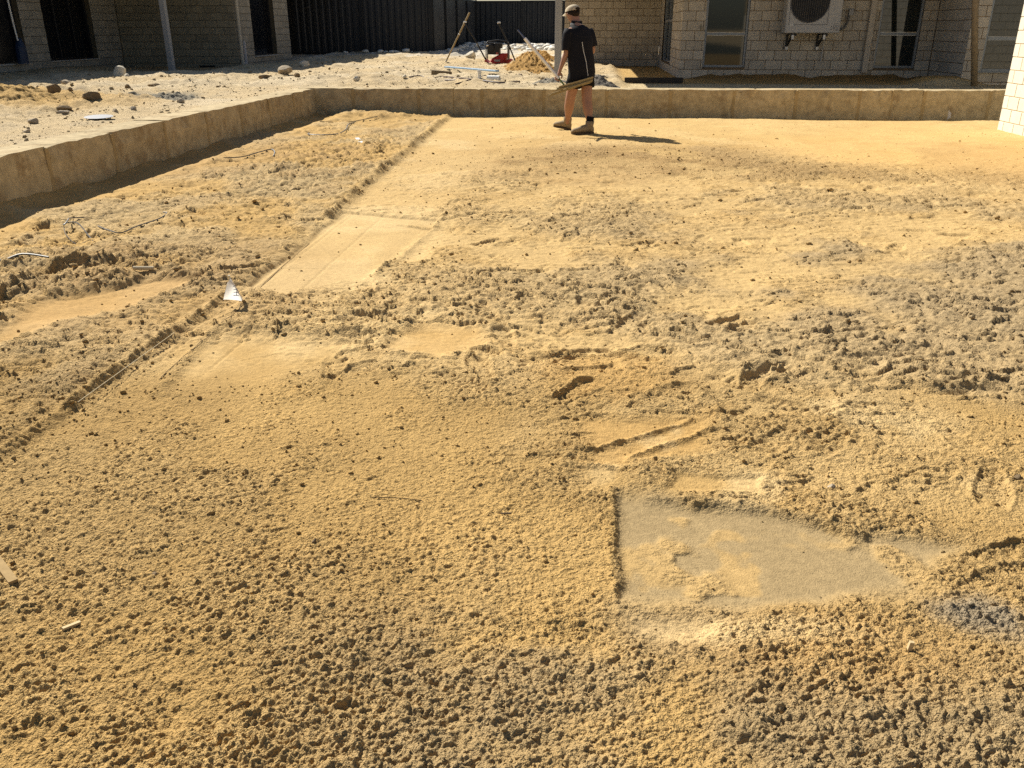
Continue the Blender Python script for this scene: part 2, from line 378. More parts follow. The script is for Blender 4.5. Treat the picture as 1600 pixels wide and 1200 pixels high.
    sx = 0.77 * U + 0.64 * W; sy = -0.64 * U + 0.77 * W          # raking direction
    patch = 0.5 + 0.85 * sstep(-0.5, 0.5, 0.7 * n1 + n2 + 0.5 * n3)
    k = np.nonzero(rr < 4.0)[0]
    if len(k):
        f2 = 1 - sstep(3.0, 4.0, rr[k]); xx = (sx + 0.004 * n3)[k]; yy = (sy + 0.004 * n2)[k]
        cz[k] += (0.0125 * billow(xx / 0.025, yy / 0.018, 3, 101, 0.65) * patch[k] + 0.0075 * billow(xx / 0.0125, yy / 0.0105, 2, 107, 0.7) * (1 - sstep(2.2, 3.0, rr[k])) + 0.40 * bubbles(xx, yy, 0.0115, 0.30, 102)) * f2
    sparse = np.clip(0.3 + 1.6 * n2 + n1, 0, 1)
    cz += bubbles(U + 0.006 * n3, W, 0.021, 0.08, 103) * (0.25 + 0.25 * coarse) * sparse
    cz += coarse * (0.016 * billow(sx / 0.085, sy / 0.055, 4, 111, 0.6) + 0.010 * np.maximum(fbm(U / 0.06, W / 0.06, 3, 112), 0))
    far = np.nonzero(rr > 2.9)[0]
    if len(far):
        fr = rr[far]
        cz[far] += (0.012 * billow(U[far] / 0.030, W[far] / 0.026, 3, 104, 0.7) * patch[far] + 0.12 * bubbles(U[far], W[far], 0.026, 0.08, 106)) * sstep(2.9, 4.0, fr)
    z += np.clip(c_amp, 0, 1.1) * cz
    z += 0.0012 * fbm(U / 0.02, W / 0.02, 2, 71) * (0.4 + 0.6 * keep)
    # level changes
    z += -0.004 * mC - 0.004 * mC2 - 0.008 * mB - 0.004 * scre
    # drift against the left wall, scoured edge at the rear wall
    z += (0.05 + 0.05 * fbm(W / 0.45, W * 0, 3, 81)) * np.exp(-np.maximum(U + 4.5, 0) / 0.11)
    z += -0.03 * np.exp(-np.maximum(14.45 - W, 0) / 0.06)
    z += 0.05 * blob(wu, ww, -3.9, 14.1, 0.9, 0.5, 0.6) * sstep(-4.4, -3.6, U) * (1 + n2)
    # ---- colour of the sand itself
    c = np.tile(np.array(GOLD), (len(U), 1))
    c = mixc(c, (0.40, 0.255, 0.095), 0.85 * fore * sstep(-0.6, 0.2, n1 + 0.4 * n4))
    c = mixc(c, PALE, 0.75 * sstep(-0.15, 0.35, n1 + 0.5 * n2) * (1 - 0.75 * fore))
    c = mixc(c, PALE, 0.45 * tramp * (1 - gran)); c = mixc(c, (0.41, 0.27, 0.115), 0.5 * tramp * gran)
    c = mixc(c, PALE, 0.5 * np.maximum(scre * (1 - 0.6 * sstep(6.2, 7.0, W)), mB))
    c = mixc(c, (0.35, 0.26, 0.145), 0.85 * blob(U + 0.4 * n1, W + 0.5 * n1, 2.3, 5.2, 2.2, 2.0, 0.6) * sstep(-0.6, 0.1, n1 + 0.5 * n4 + 0.3 * n2))
    c = mixc(c, GREY, 0.8 * coarse * sstep(-0.75, -0.25, U + 0.3 * n1) * sstep(-0.4, 0.25, n1 + 0.7 * n2 + 0.2))
    c = mixc(c, GREY, 0.55 * strip * sstep(-0.2, 0.4, n1) + 0 * n1)
    c = mixc(c, (0.325, 0.24, 0.125), 0.9 * mC); c = mixc(c, (0.40, 0.29, 0.15), 0.6 * mC2); c = mixc(c, GOLD, 0.6 * mC * speck)
    c = mixc(c, ORANGE, 0.5 * mound); c = mixc(c, ORANGE, 0.55 * m3); c = mixc(c, ORANGE, 0.35 * m2); c = mixc(c, ORANGE, 0.35 * np.maximum(m4, 0))
    c = mixc(c, (0.58, 0.37, 0.14), 0.8 * oback); c = mixc(c, (0.58, 0.40, 0.17), 0.7 * back)
    c = mixc(c, BROWN, 0.6 * band * sstep(-0.3, 0.4, n2 + n1 + 0.3))
    c = mixc(c, BROWN, 0.5 * sz * hot * sstep(0.0, 0.5, n2) * 0.9)
    c = mixc(c, ORANGE, 0.45 * blob(wu, ww, 0.62, 1.62, 0.3, 0.12, 0.8)); c = mixc(c, PALE, 0.6 * blob(wu, ww, 0.45, 1.68, 0.22, 0.05, 0.6))
    c = mixc(c, PALE, 0.6 * lt * sstep(0.0, 0.3, t1))
    gb = inp(P_GREYBLOB, 0.05); c = mixc(c, (0.29, 0.24, 0.17), 0.8 * gb)
    c = mixc(c, BROWN, 0.35 * sstep(0.25, 0.55, n4) * (1 - back) * (1 - mC))
    c *= (1 + 0.07 * n2 + 0.05 * n3)[:, None]
    return z, c, np.clip(c_amp, 0, 2)

def grid_mesh(name, V, nr, nc, C, keepf, material, closed=True, rough=None):
    C = np.concatenate([C, (np.ones(len(C)) if rough is None else rough)[:, None]], 1)
    idx = np.arange(nr * nc).reshape(nr, nc)
    nx = np.roll(idx, -1, axis=1)
    if not closed: a, b = idx[:, :-1], idx[:, 1:]
    else: a, b = idx, nx
    q = np.stack([a[:-1], b[:-1], b[1:], a[1:]], -1).reshape(-1, 4)
    if keepf is not None: q = q[keepf(V[q].mean(1))]
    used = np.unique(q); re = np.full(len(V), -1); re[used] = np.arange(len(used)); q = re[q]; V = V[used]; C = C[used]
    n = (np.cross(V[q[0, 1]] - V[q[0, 0]], V[q[0, 2]] - V[q[0, 0]]))
    if n[2] < 0: q = q[:, ::-1]
    me = bpy.data.meshes.new(name); me.vertices.add(len(V)); me.vertices.foreach_set('co', np.ascontiguousarray(V, np.float32).ravel())
    me.loops.add(q.size); me.loops.foreach_set('vertex_index', np.ascontiguousarray(q, np.int32).ravel())
    me.polygons.add(len(q)); me.polygons.foreach_set('loop_start', np.arange(0, q.size, 4, dtype=np.int32)); me.polygons.foreach_set('loop_total', np.full(len(q), 4, np.int32))
    me.polygons.foreach_set('use_smooth', np.ones(len(q), bool))
    at = me.attributes.new('Col', 'FLOAT_COLOR', 'POINT'); at.data.foreach_set('color', np.ascontiguousarray(np.clip(C, 0, 1), np.float32).ravel())
    me.update(calc_edges=True); me.materials.append(material)
    o = bpy.data.objects.new(name, me); col.objects.link(o)
    return o

SAND = sand_mat('sand')
def polar(r, ang):
    A, RR = np.meshgrid(ang, r); return (RR * np.sin(A)).ravel(), (RR * np.cos(A)).ravel()
def angles(half, n, ncoarse):
    d = np.linspace(-half, half, n); c = np.linspace(half, 2 * math.pi - half, ncoarse + 2)[1:-1]
    return np.concatenate([d, c]) - YAW
ang = angles(R(43.0), 800, 64)
r = np.concatenate([np.linspace(0.03, 1.05, 24), np.geomspace(1.07, 3.2, 700), np.geomspace(3.207, 8.0, 420), np.geomspace(8.024, 15.6, 215)])
U, W = polar(r, ang)
z, C, ca = lower(U, W)
go = grid_mesh('sand_ground', np.stack([U, W, z], 1), len(r), len(ang), C, lambda c: (c[:, 0] > -4.95) & (c[:, 1] < 15.1), SAND, rough=np.clip(0.10 + 0.75 * ca, 0, 1))
tag(go, kind='structure')
go['label'] = 'golden raked and trampled building sand over the sunken yard'

# ------------------------------------------------------------------ upper yard
REAR_A = (-4.55, 14.42); REAR_B = (6.6, 14.86)       # line of the rear wall's inner face
def rear_w(U): return REAR_A[1] + (U - REAR_A[0]) * (REAR_B[1] - REAR_A[1]) / (REAR_B[0] - REAR_A[0])
def upper(U, W):
    U = U.astype(np.float32); W = W.astype(np.float32)
    n1 = fbm(U / 1.3, W / 1.3, 4, 201); n2 = fbm(U / 0.4, W / 0.4, 4, 205); n3 = fbm(U / 0.15, W / 0.15, 3, 209)
    t1 = fbm(U / 0.55, W / 0.55, 4, 215)
    # distance outward from the walls' inner faces (positive = outside the pit)
    dl = -4.5 - U; dr = W - rear_w(U); d = np.where(W < 14.42, dl, np.where(U < -4.55, np.hypot(np.maximum(dl, 0), np.maximum(dr, 0)), dr)); d = np.where((W < 14.42) & (U > -4.5), -1, d)
    z = 0.405 + 0.13 * sstep(26, 33, W) + 0.14 * sstep(32, 40, W)
    house = sstep(0.45, 0.75, U + 0.1 * n1) * sstep(15.0, 15.3, W)
    patio = (1 - sstep(-9.4, -8.8, U)) * sstep(18.5, 20.5, W)
    rough = (1 - house) * (1 - 0.7 * patio) * (1 - 0.6 * (1 - sstep(14.5, 16, W)) * sstep(-6.4, -5.6, -U * -1))
    nearw = 1 - sstep(0.25, 0.9, d)
    rough *= 1 - 0.8 * nearw
    qa = 4.0 * fbm(U / 0.7, W / 0.7, 5, 219, 0.6); qf = np.floor(qa); z += rough * (0.030 * np.abs(n2) + 0.022 * (qf + sstep(0, 0.15, qa - qf)) + 0.022 * n3 + 0.02 * n1)
    z += rough * 0.35 * bubbles(U, W, 0.13, 0.3, 301) * sstep(-0.1, 0.3, n2) + rough * 0.35 * bubbles(U, W, 0.06, 0.4, 302) + rough * 0.018 * sstep(0.08, 0.13, fbm(U / 0.3, W / 0.3, 3, 217))
    z += house * (-0.035 + 0.004 * n2) - 0.06 * patio
    # brown sand thrown up against the right house, mound at the left corner
    z += 0.075 * np.exp(-np.maximum(18.9 - W, 0) / 0.22) * sstep(1.9, 2.2, U) * (0.9 + 0.9 * n2) * (W < 19.2) * (U < 6.8)
    z += 0.14 * blob(U, W, 6.5, 17.4, 0.55, 0.4, 0.6)
    z += 0.13 * blob(U, W, -12.2, 20.6, 1.0, 1.2, 0.8)
    z += 0.10 * blob(U, W, -8.2, 11.6, 1.5, 0.8, 0.7)
    # edge dips into the top of the limestone
    z = np.where(d < 0.45, np.minimum(z, 0.428 + 0.010 * n3 - 0.05 * (1 - sstep(0.02, 0.09, d + 0.03 * n2))), z)
    c = np.tile(np.array((0.58, 0.445, 0.26)), (len(U), 1))
    c = mixc(c, (0.64, 0.53, 0.36), 0.7 * sstep(-0.1, 0.5, n1)); c = mixc(c, (0.50, 0.40, 0.26), 0.5 * sstep(0.05, 0.4, n2))
    c = mixc(c, (0.55, 0.36, 0.14), 0.9 * blob(U, W, -8.0, 11.4, 2.0, 1.1, 0.5))
    c = mixc(c, (0.30, 0.26, 0.19), 0.8 * blob(U, W, -6.3, 12.5, 0.9, 0.5, 0.6) * sstep(-0.2, 0.2, n2))
    c = mixc(c, (0.54, 0.35, 0.13), 0.95 * house); c = mixc(c, (0.62, 0.5, 0.3), 0.9 * house * (1 - sstep(17.0, 17.2, W)))
    c = mixc(c, (0.33, 0.20, 0.075), 0.9 * np.exp(-np.maximum(18.7 - W, 0) / 0.25) * sstep(1.9, 2.2, U) * (W < 19.2))
    c = mixc(c, (0.46, 0.34, 0.19), 0.8 * patio)
    c = mixc(c, (0.60, 0.56, 0.48), 0.8 * sstep(26, 29, W) * sstep(-0.3, 0.2, n1))
    c *= (1 + 0.06 * n2 + 0.08 * n3)[:, None]
    return z, c, d
ang2 = angles(R(42.0), 430, 50)
r2 = np.concatenate([np.geomspace(4.7, 46, 620), np.geomspace(52, 700, 12)])
U, W = polar(r2, ang2)
z, C, d = upper(U, W)
dm = d.copy()
uo = grid_mesh('yard_ground', np.stack([U, W, z], 1), len(r2), len(ang2), C,
               lambda c: np.where(c[:, 1] < 14.42, (c[:, 0] < -4.53) | (c[:, 0] > 8.5), c[:, 1] - rear_w(c[:, 0]) > 0.03), SAND)
tag(uo, kind='structure'); uo['label'] = 'pale rubble-strewn sand of the raised yard'

# ------------------------------------------------------------------ clods and crumbs lying on the lower sand
ICO = bmesh.new(); bmesh.ops.create_icosphere(ICO, subdivisions=1, radius=1.0)
ICO_V = np.array([v.co[:] for v in ICO.verts]); ICO_F = np.array([[v.index for v in f.verts] for f in ICO.faces]); ICO.free()
def lumps(name, P, S, C, seed, material, squash=0.75):
    """many small stones / clods in one mesh"""
    rs = np.random.RandomState(seed); n = len(P)
    if n == 0: return None
    nv = len(ICO_V)
    q = rs.normal(size=(n, 4)); q /= np.linalg.norm(q, axis=1)[:, None]; w, x, y, zz = q.T
    M = np.stack([np.stack([1-2*(y*y+zz*zz), 2*(x*y-zz*w), 2*(x*zz+y*w)], -1), np.stack([2*(x*y+zz*w), 1-2*(x*x+zz*zz), 2*(y*zz-x*w)], -1), np.stack([2*(x*zz-y*w), 2*(y*zz+x*w), 1-2*(x*x+y*y)], -1)], 1)
    V = ICO_V[None] * (0.62 + 0.6 * rs.rand(n, nv, 1)) * (0.7 + 0.6 * rs.rand(n, 1, 3))
    V = np.einsum('nij,nvj->nvi', M, V); V[:, :, 2] *= squash
    V = V * S[:, None, None] + P[:, None, :]
    F = (ICO_F[None] + (np.arange(n) * nv)[:, None, None]).reshape(-1, 3); V = V.reshape(-1, 3)
    me = bpy.data.meshes.new(name); me.vertices.add(len(V)); me.vertices.foreach_set('co', V.astype(np.float32).ravel())
    me.loops.add(F.size); me.loops.foreach_set('vertex_index', F.astype(np.int32).ravel()); me.polygons.add(len(F))
    me.polygons.foreach_set('loop_start', np.arange(0, F.size, 3, dtype=np.int32)); me.polygons.foreach_set('loop_total', np.full(len(F), 3, np.int32))
    CC = np.repeat(C, nv, axis=0); at = me.attributes.new('Col', 'FLOAT_COLOR', 'POINT')
    at.data.foreach_set('color', np.concatenate([np.clip(CC, 0, 1), np.ones((len(CC), 1))], 1).astype(np.float32).ravel())
    me.update(calc_edges=True); me.materials.append(material)
    o = bpy.data.objects.new(name, me); col.objects.link(o); return o

rs = np.random.RandomState(5)
n = 70000
rad = 1.1 * (14.0 / 1.1) ** rs.rand(n); aa = (rs.rand(n) - 0.5) * R(82) - YAW
U, W = rad * np.sin(aa), rad * np.cos(aa)
ok = (U > -4.3) & (W < 14.3); U, W, rad = U[ok], W[ok], rad[ok]
z, C, ca = lower(U, W)
ok = rs.rand(len(U)) < np.where(rad > 3.2, np.clip(ca * 0.30, 0.02, 0.35), np.clip(ca * 0.13, 0.005, 0.2)); U, W, z, C, rad = U[ok], W[ok], z[ok], C[ok], rad[ok]
S = (0.0020 + 0.0018 * rs.rand(len(U)) + 0.006 * rs.rand(len(U)) ** 12) * np.clip(rad / 2.2, 0.8, 2.4)
o = lumps('sand_clods', np.stack([U, W, z + 0.25 * S], 1), S, C * (0.90 + 0.2 * rs.rand(len(U), 1)), 3, SAND)
tag(o, 'loose crumbs and clods of sand scattered over the sunken yard', 'sand', kind='stuff')
# loose rubble on the raised yard
n = 12000
rad = 5.5 * (38 / 5.5) ** rs.rand(n); aa = (rs.rand(n) - 0.5) * R(70) - YAW
U, W = rad * np.sin(aa), rad * np.cos(aa); z, C, d = upper(U, W)
ok = (d > 0.12) & ~((U > 0.3) & (W > 15)) & (W < 33) & (U > -12.3) & ~((W > 28) & (U < -6)); U, W, z, C, rad = U[ok], W[ok], z[ok], C[ok], rad[ok]
S = (0.007 + 0.009 * rs.rand(len(U)) + 0.03 * rs.rand(len(U)) ** 10) * np.clip(rad / 16, 0.4, 1.2)
o = lumps('yard_rubble', np.stack([U, W, z + 0.2 * S], 1), S, C * (0.5 + 0.5 * rs.rand(len(U), 1)), 4, SAND)
tag(o, 'small stones and broken clods littering the raised yard', 'rubble', kind='stuff')
# pale limestone rubble along the fence foot
n = 420
t = rs.rand(n); sel = rs.rand(n) * 0.84
U = np.where(sel < 0.35, -5.3 + 0.8 * t, np.where(sel < 0.8, -3.4 + 3.0 * t, -9.4 + 4.0 * t)); W = np.where(sel < 0.35, 32.2 + 7 * t, np.where(sel < 0.8, 33 + 4 * rs.rand(n), 31.2 + 0.5 * rs.rand(n)))
U = U + 0.25 * rs.normal(size=n); U = np.maximum(U, np.where(W > 31.8, -5.0, -99)); z, C, d = upper(U, W)
S = 0.05 + 0.13 * rs.rand(n) ** 2
WH = mat('chalk_rubble', (0.72, 0.69, 0.62), 0.9, 0.1)
o = lumps('limestone_rubble', np.stack([U, W, z + 0.3 * S], 1), S, np.ones((n, 3)) * 0.7, 6, WH, squash=0.5)
tag(o, 'white limestone rubble heaped along the foot of the dark fence', 'rubble', kind='stuff')

def ground_up(u, w):
    zz, _, _ = upper(np.array([u], float), np.array([w], float)); return float(zz[0])
def ground_lo(u, w):
    zz, _, _ = lower(np.array([u], float), np.array([w], float)); return float(zz[0])

# ------------------------------------------------------------------ limestone retaining walls, block by block
LIME = mat('limestone', (0.48, 0.385, 0.235), 0.95, 0.1, noise=(11, 0.32), bump=(55, 0.007), vary=0.08)
JOINT = mat('wall_joint', (0.40, 0.30, 0.16), 0.95, 0.1, noise=(12, 0.2), bump=(60, 0.004))
LIME.node_tree.nodes  # stains: brown weathering blotches on the faces
def add_stain(m, color, scale, lo, hi):
    nt = m.node_tree; b = nt.nodes['Principled BSDF']; src = b.inputs['Base Color'].links[0].from_socket
    geo = nt.nodes.new('ShaderNodeNewGeometry'); n = nt.nodes.new('ShaderNodeTexNoise'); n.inputs['Scale'].default_value = scale; n.inputs['Detail'].default_value = 7; n.inputs['Roughness'].default_value = 0.7
    nt.links.new(geo.outputs['Position'], n.inputs['Vector'])
    mr = nt.nodes.new('ShaderNodeMapRange'); mr.inputs['From Min'].default_value = lo; mr.inputs['From Max'].default_value = hi; nt.links.new(n.outputs['Fac'], mr.inputs['Value'])
    mx = nt.nodes.new('ShaderNodeMix'); mx.data_type = 'RGBA'; nt.links.new(mr.outputs[0], mx.inputs['Factor']); nt.links.new(src, mx.inputs['A']); mx.inputs['B'].default_value = (*color, 1)
    nt.links.new(mx.outputs['Result'], b.inputs['Base Color'])
add_stain(LIME, (0.25, 0.16, 0.075), 4.5, 0.52, 0.72)
add_stain(LIME, (0.50, 0.43, 0.31), 9.0, 0.60, 0.75)

def lime_block(name, p0, p1, inward, z0, z1, depth, parent, seed):
    """one rough-faced block between two points of the inner face line; inward = unit vector into the pit"""
    p0, p1 = Vector((*p0, 0)), Vector((*p1, 0)); d = p1 - p0; L = d.length; t = d / L; inn = Vector((*inward, 0))
    nx, nz, nd = 9, 4, 3; rs_ = random.Random(seed); vs = []; fs = []
    def jit(x, y, a): return a * float(vnoise(np.array([x * 6.1 + seed * 3.7]), np.array([y * 6.1]), seed)[0])
    cols = nz + nd
    for i in range(nx + 1):
        a = L * i / nx
        for k in range(nz + 1):                       # face, bottom to top
            z_ = z0 + (z1 - z0) * k / nz; edge = 0.006 if (k == nz or i in (0, nx)) else 0.0
            vs.append(p0 + t * (a + (0.003 if i == 0 else -0.003 if i == nx else 0)) + inn * (jit(a, z_, 0.006) - edge - (rs_.random() ** 2 * 0.022 if k == nz else 0)) + Vector((0, 0, z_ - (rs_.random() ** 2 * 0.014 if k == nz else 0))))
        for k in range(1, nd + 1):                    # top, front to back
            vs.append(p0 + t * a - inn * (depth * k / nd) + Vector((0, 0, z1 + jit(a, k, 0.004))))
        vs.append(p0 + t * a - inn * depth + Vector((0, 0, z0)))
    m = cols + 2
    for i in range(nx):
        for k in range(m - 1):
            fs.append((i*m+k, (i+1)*m+k, (i+1)*m+k+1, i*m+k+1))
    fs.append(tuple(range(m))); fs.append(tuple(nx * m + k for k in range(m - 1, -1, -1)))
    mb = MB(); mb.add(vs, fs); return mb.build(name, LIME, parent)

lw = thing('retaining_wall', (-4.5, 8.6, -0.1), 'low limestone block wall along the left side, casting a shadow onto the sand', 'wall')
jm = MB()
wj = [14.35 - 1.06 * k for k in range(13)]
for k in range(12):
    lime_block('block', (-4.5, wj[k]), (-4.5, wj[k + 1] + 0.008), (1, 0), -0.12, 0.42 + 0.004 * math.sin(k * 5), 0.34, lw, 40 + k)
    jm.bbox((-4.80, wj[k + 1] - 0.002, -0.12), (-4.506, wj[k + 1] + 0.010, 0.405)); jm.bbox((-4.53, wj[k + 1] - 0.022, -0.12), (-4.5005, wj[k + 1] + 0.026, 0.40))
jm.build('mortar_joint', JOINT, lw)
rw = thing('retaining_wall', (1.0, 14.6, -0.1), 'low limestone block wall across the back, behind the man', 'wall')
ux = [wp(x, 160, 14.6).x for x in (487, 556, 656.5, 710.5, 754, 850, 947.8, 1048, 1147.5, 1247, 1347.5, 1400, 1451.5, 1557)] + [6.75]
ux[0] = -4.80
jm = MB(); dirv = Vector((REAR_B[0] - REAR_A[0], REAR_B[1] - REAR_A[1])).normalized(); inn = (dirv.y, -dirv.x)
for k in range(len(ux) - 1):
    a, b = ux[k], ux[k + 1] - 0.009
    lime_block('block', (a, rear_w(a)), (b, rear_w(b)), inn, -0.12, 0.42 + 0.004 * math.sin(k * 3 + 1), 0.34, rw, 70 + k)
    if k: jm.bbox((a - 0.011, rear_w(a) + 0.006, -0.12), (a + 0.002, rear_w(a) + 0.32, 0.405))
    if k and k not in (3, 11): jm.bbox((a - 0.028, rear_w(a) + 0.0005, -0.12), (a + 0.022, rear_w(a) + 0.03, 0.40))
jm.build('mortar_joint', JOINT, rw)

# ------------------------------------------------------------------ houses
BRICK = mat('cream_brick', (0.49, 0.44, 0.365), 0.9, 0.15, noise=(5, 0.16), bump=(120, 0.003), vary=0.12)
BRICKW = mat('pale_brick', (0.70, 0.65, 0.54), 0.9, 0.15, noise=(9, 0.08), bump=(160, 0.0015), vary=0.05)
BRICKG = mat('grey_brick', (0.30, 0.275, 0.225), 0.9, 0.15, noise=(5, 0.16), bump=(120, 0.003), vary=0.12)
BRICKD = mat('patio_shade_brick', (0.25, 0.225, 0.17), 0.9, 0.15, noise=(9, 0.10), bump=(120, 0.003), vary=0.12)  # patio wall brick: shade under the roof is darkened into the colour
MORTAR = mat('mortar', (0.19, 0.135, 0.08), 0.95, 0.1, noise=(20, 0.15))
MORTARW = mat('pale_mortar', (0.46, 0.38, 0.25), 0.95, 0.1, noise=(20, 0.15))
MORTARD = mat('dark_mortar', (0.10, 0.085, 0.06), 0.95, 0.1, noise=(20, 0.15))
ALU = mat('grey_aluminium', (0.20, 0.225, 0.26), 0.4, 0.5, metal=0.3)
GLASS = mat('window_glass', (0.012, 0.016, 0.015), 0.03, 0.6)
DARK = mat('dark_door_glass', (0.006, 0.007, 0.010), 0.12, 0.3)
WHITEP = mat('white_paint', (0.75, 0.74, 0.71), 0.5, 0.4)
GREYP = mat('grey_paint', (0.34, 0.335, 0.33), 0.5, 0.3, noise=(6, 0.06))
ROOFM = mat('roof_sheet', (0.10, 0.10, 0.11), 0.5, 0.4)
CONC = mat('slab_concrete', (0.42, 0.40, 0.37), 0.9, 0.2, noise=(10, 0.12), bump=(90, 0.003))

def brick_mesh(name, material):
    bm = bmesh.new(); bmesh.ops.create_cube(bm, size=1.0)
    bmesh.ops.scale(bm, vec=(0.315, 0.03, 0.174), verts=bm.verts)
    bmesh.ops.bevel(bm, geom=list(bm.edges), offset=0.0035, segments=1, affect='EDGES')
    me = bpy.data.meshes.new(name); bm.to_mesh(me); bm.free(); me.materials.append(material); return me
BMESH = {m.name: brick_mesh('brick', m) for m in (BRICK, BRICKW, BRICKD, BRICKG)}

def brick_wall(house, p0, p1, out, zb, ztop, openings=(), bm=BRICK, mm=MORTAR, Lb=0.325, Hb=0.184, zline=0.547, zmax=2.05, thick=0.24, shift=0.0, brange=None, up=True, e0x=0.0, e1x=0.0):
    """a wall part (mortar core with openings) and its bricks; face line p0 -> p1, out = outward normal"""
    p0, p1 = Vector((*p0, 0)), Vector((*p1, 0)); d = p1 - p0; L = d.length; t = d / L; n = Vector((*out, 0))
    core = MB()
    def slab(a0, a1, z0, z1):
        if a1 - a0 < 1e-3 or z1 - z0 < 1e-3: return
        q = [p0 + t * a0 - n * 0.007, p0 + t * a1 - n * 0.007, p0 + t * a1 - n * thick, p0 + t * a0 - n * thick]
        core.add([Vector((c.x, c.y, z)) for z in (z0, z1) for c in q], [(0,3,2,1),(4,5,6,7),(0,1,5,4),(1,2,6,5),(2,3,7,6),(3,0,4,7)])
    a = -e0x
    for (o0, o1, oz0, oz1) in sorted(openings):
        slab(a, o0, zb, ztop); slab(o0, o1, zb, oz0); slab(o0, o1, oz1, ztop); a = o1
    slab(a, L + e1x, zb, ztop)
    wall = core.build('wall', mm, house)
    rz = math.atan2(t.y, t.x); off0 = origin(house)
    k0 = math.floor((zb - zline) / Hb)
    b0, b1 = brange if brange else (0, L)
    rest = MB()
    for k in range(k0, 40):
        zc0, zc1 = max(zline + k * Hb, zb), min(zline + (k + 1) * Hb, ztop)
        if zc0 >= ztop - 0.03: break
        if zc1 - zc0 < 0.03: continue
        single = zc1 <= zmax + 0.02
        if not single and not up: break
        a = -Lb * (0.5 if k % 2 else 1.0) + shift
        while a < L:
            segs = [(max(a, 0), min(a + Lb, L))]
            for (o0, o1, oz0, oz1) in openings:
                if zc1 - 0.03 > oz0 and zc0 + 0.03 < oz1:
                    ns = []
                    for s0, s1 in segs:
                        if s1 <= o0 or s0 >= o1: ns.append((s0, s1))
                        else:
                            if s0 < o0: ns.append((s0, o0))
                            if s1 > o1: ns.append((o1, s1))
                    segs = ns
            for s0, s1 in segs:
                if s1 - s0 < 0.02: continue
                e0 = 0.0 if s0 <= 1e-6 or any(abs(s0 - o[1]) < 1e-6 for o in openings) else 0.0055
                e1 = 0.0 if s1 >= L - 1e-6 or any(abs(s1 - o[0]) < 1e-6 for o in openings) else 0.0055
                c = p0 + t * ((s0 + e0 + s1 - e1) / 2) - n * (0.015 + rng.uniform(-0.001, 0.0015)); bl = s1 - s0 - e0 - e1; bh = zc1 - zc0 - 0.011
                c.z = (zc0 + zc1) / 2
                if single and b0 <= (s0 + s1) / 2 <= b1:
                    o = bpy.data.objects.new('brick', BMESH[bm.name]); o.location = c - off0; o.rotation_euler.z = rz
                    o.scale = (bl / 0.315, 1, bh / 0.174); o.parent = wall; col.objects.link(o)
                else:
                    rest.box(c, (bl, 0.03, bh), Matrix.Rotation(rz, 3, 'Z'))
            a += Lb
    if rest.v:
        o = rest.build('brickwork', bm, wall); o['kind'] = 'stuff'
    return wall

def window(house, p0, p1, out, z0, z1, transom, name='window', glass=GLASS, frame=ALU, inset=0.07, vert=()):
    p0, p1 = Vector((*p0, 0)), Vector((*p1, 0)); t = (p1 - p0).normalized(); L = (p1 - p0).length; n = Vector((*out, 0)); rz = math.atan2(t.y, t.x); M = Matrix.Rotation(rz, 3, 'Z')
    def at(a, z, dep): c = p0 + t * a - n * dep; c.z = z; return c
    fw = 0.045; f = MB()
    f.box(at(fw / 2, (z0 + z1) / 2, inset), (fw, 0.07, z1 - z0), M); f.box(at(L - fw / 2, (z0 + z1) / 2, inset), (fw, 0.07, z1 - z0), M)
    f.box(at(L / 2, z0 + fw / 2, inset), (L - 2 * fw, 0.07, fw), M); f.box(at(L / 2, z1 - fw / 2, inset), (L - 2 * fw, 0.07, fw), M)
    w = f.build(name, frame, house, bevel=0.004)
    zs = [z0 + fw] + [q for tr in transom for q in (tr - 0.03, tr + 0.03)] + [z1 - fw]
    for tr in transom: MB().box(at(L / 2, tr, inset - 0.012), (L - 2 * fw, 0.05, 0.06), M).build('transom', frame, w, bevel=0.004)
    for va in vert: MB().box(at(va, (z0 + z1) / 2, inset - 0.010), (0.045, 0.05, z1 - z0 - 2 * fw), M).build('mullion', frame, w, bevel=0.004)
    xs = [fw] + [q for va in vert for q in (va - 0.0225, va + 0.0225)] + [L - fw]
    for i in range(0, len(zs), 2):
        for j in range(0, len(xs), 2):
            MB().box(at((xs[j] + xs[j+1]) / 2, (zs[i] + zs[i+1]) / 2, inset + 0.01), (xs[j+1] - xs[j] - 0.002, 0.006, zs[i+1] - zs[i] - 0.002), M).build('pane', glass, w)
    return w

# --- rear right house
RH = thing('brick_house', (4.0, 19.0, 0.36), 'cream brick house behind the back wall with wall-hung air conditioner and tall windows', 'house')
EAVE = 2.86
W1 = (2.262 - 1.8, 3.12 - 1.8, 0.59, 2.55); W2 = (5.665 - 1.8, 6.475 - 1.8, 0.585, 2.55)
brick_wall(RH, (1.8, 18.9), (6.75, 18.9), (0, -1), 0.34, EAVE, (W1, W2), shift=0.10, e0x=-0.008)
window(RH, (2.262, 18.9), (3.12, 18.9), (0, -1), 0.59, 2.55, (1.225,))
window(RH, (5.665, 18.9), (6.475, 18.9), (0, -1), 0.585, 2.55, (1.226,))
brick_wall(RH, (1.8, 24.965), (1.8, 18.935), (-1, 0), 0.34, EAVE, ((25.0 - 23.95, 25.0 - 21.3, 0.575, 2.5),), brange=(3.7, 7), e0x=0.06, e1x=0.03)
window(RH, (1.8, 23.915), (1.8, 21.265), (-1, 0), 0.575, 2.5, (1.5,), name='sliding_door', vert=(1.32,))
brick_wall(RH, (-0.76, 25.0), (1.8, 25.0), (0, -1), 0.34, EAVE, zline=0.552, Hb=0.181, shift=0.15)
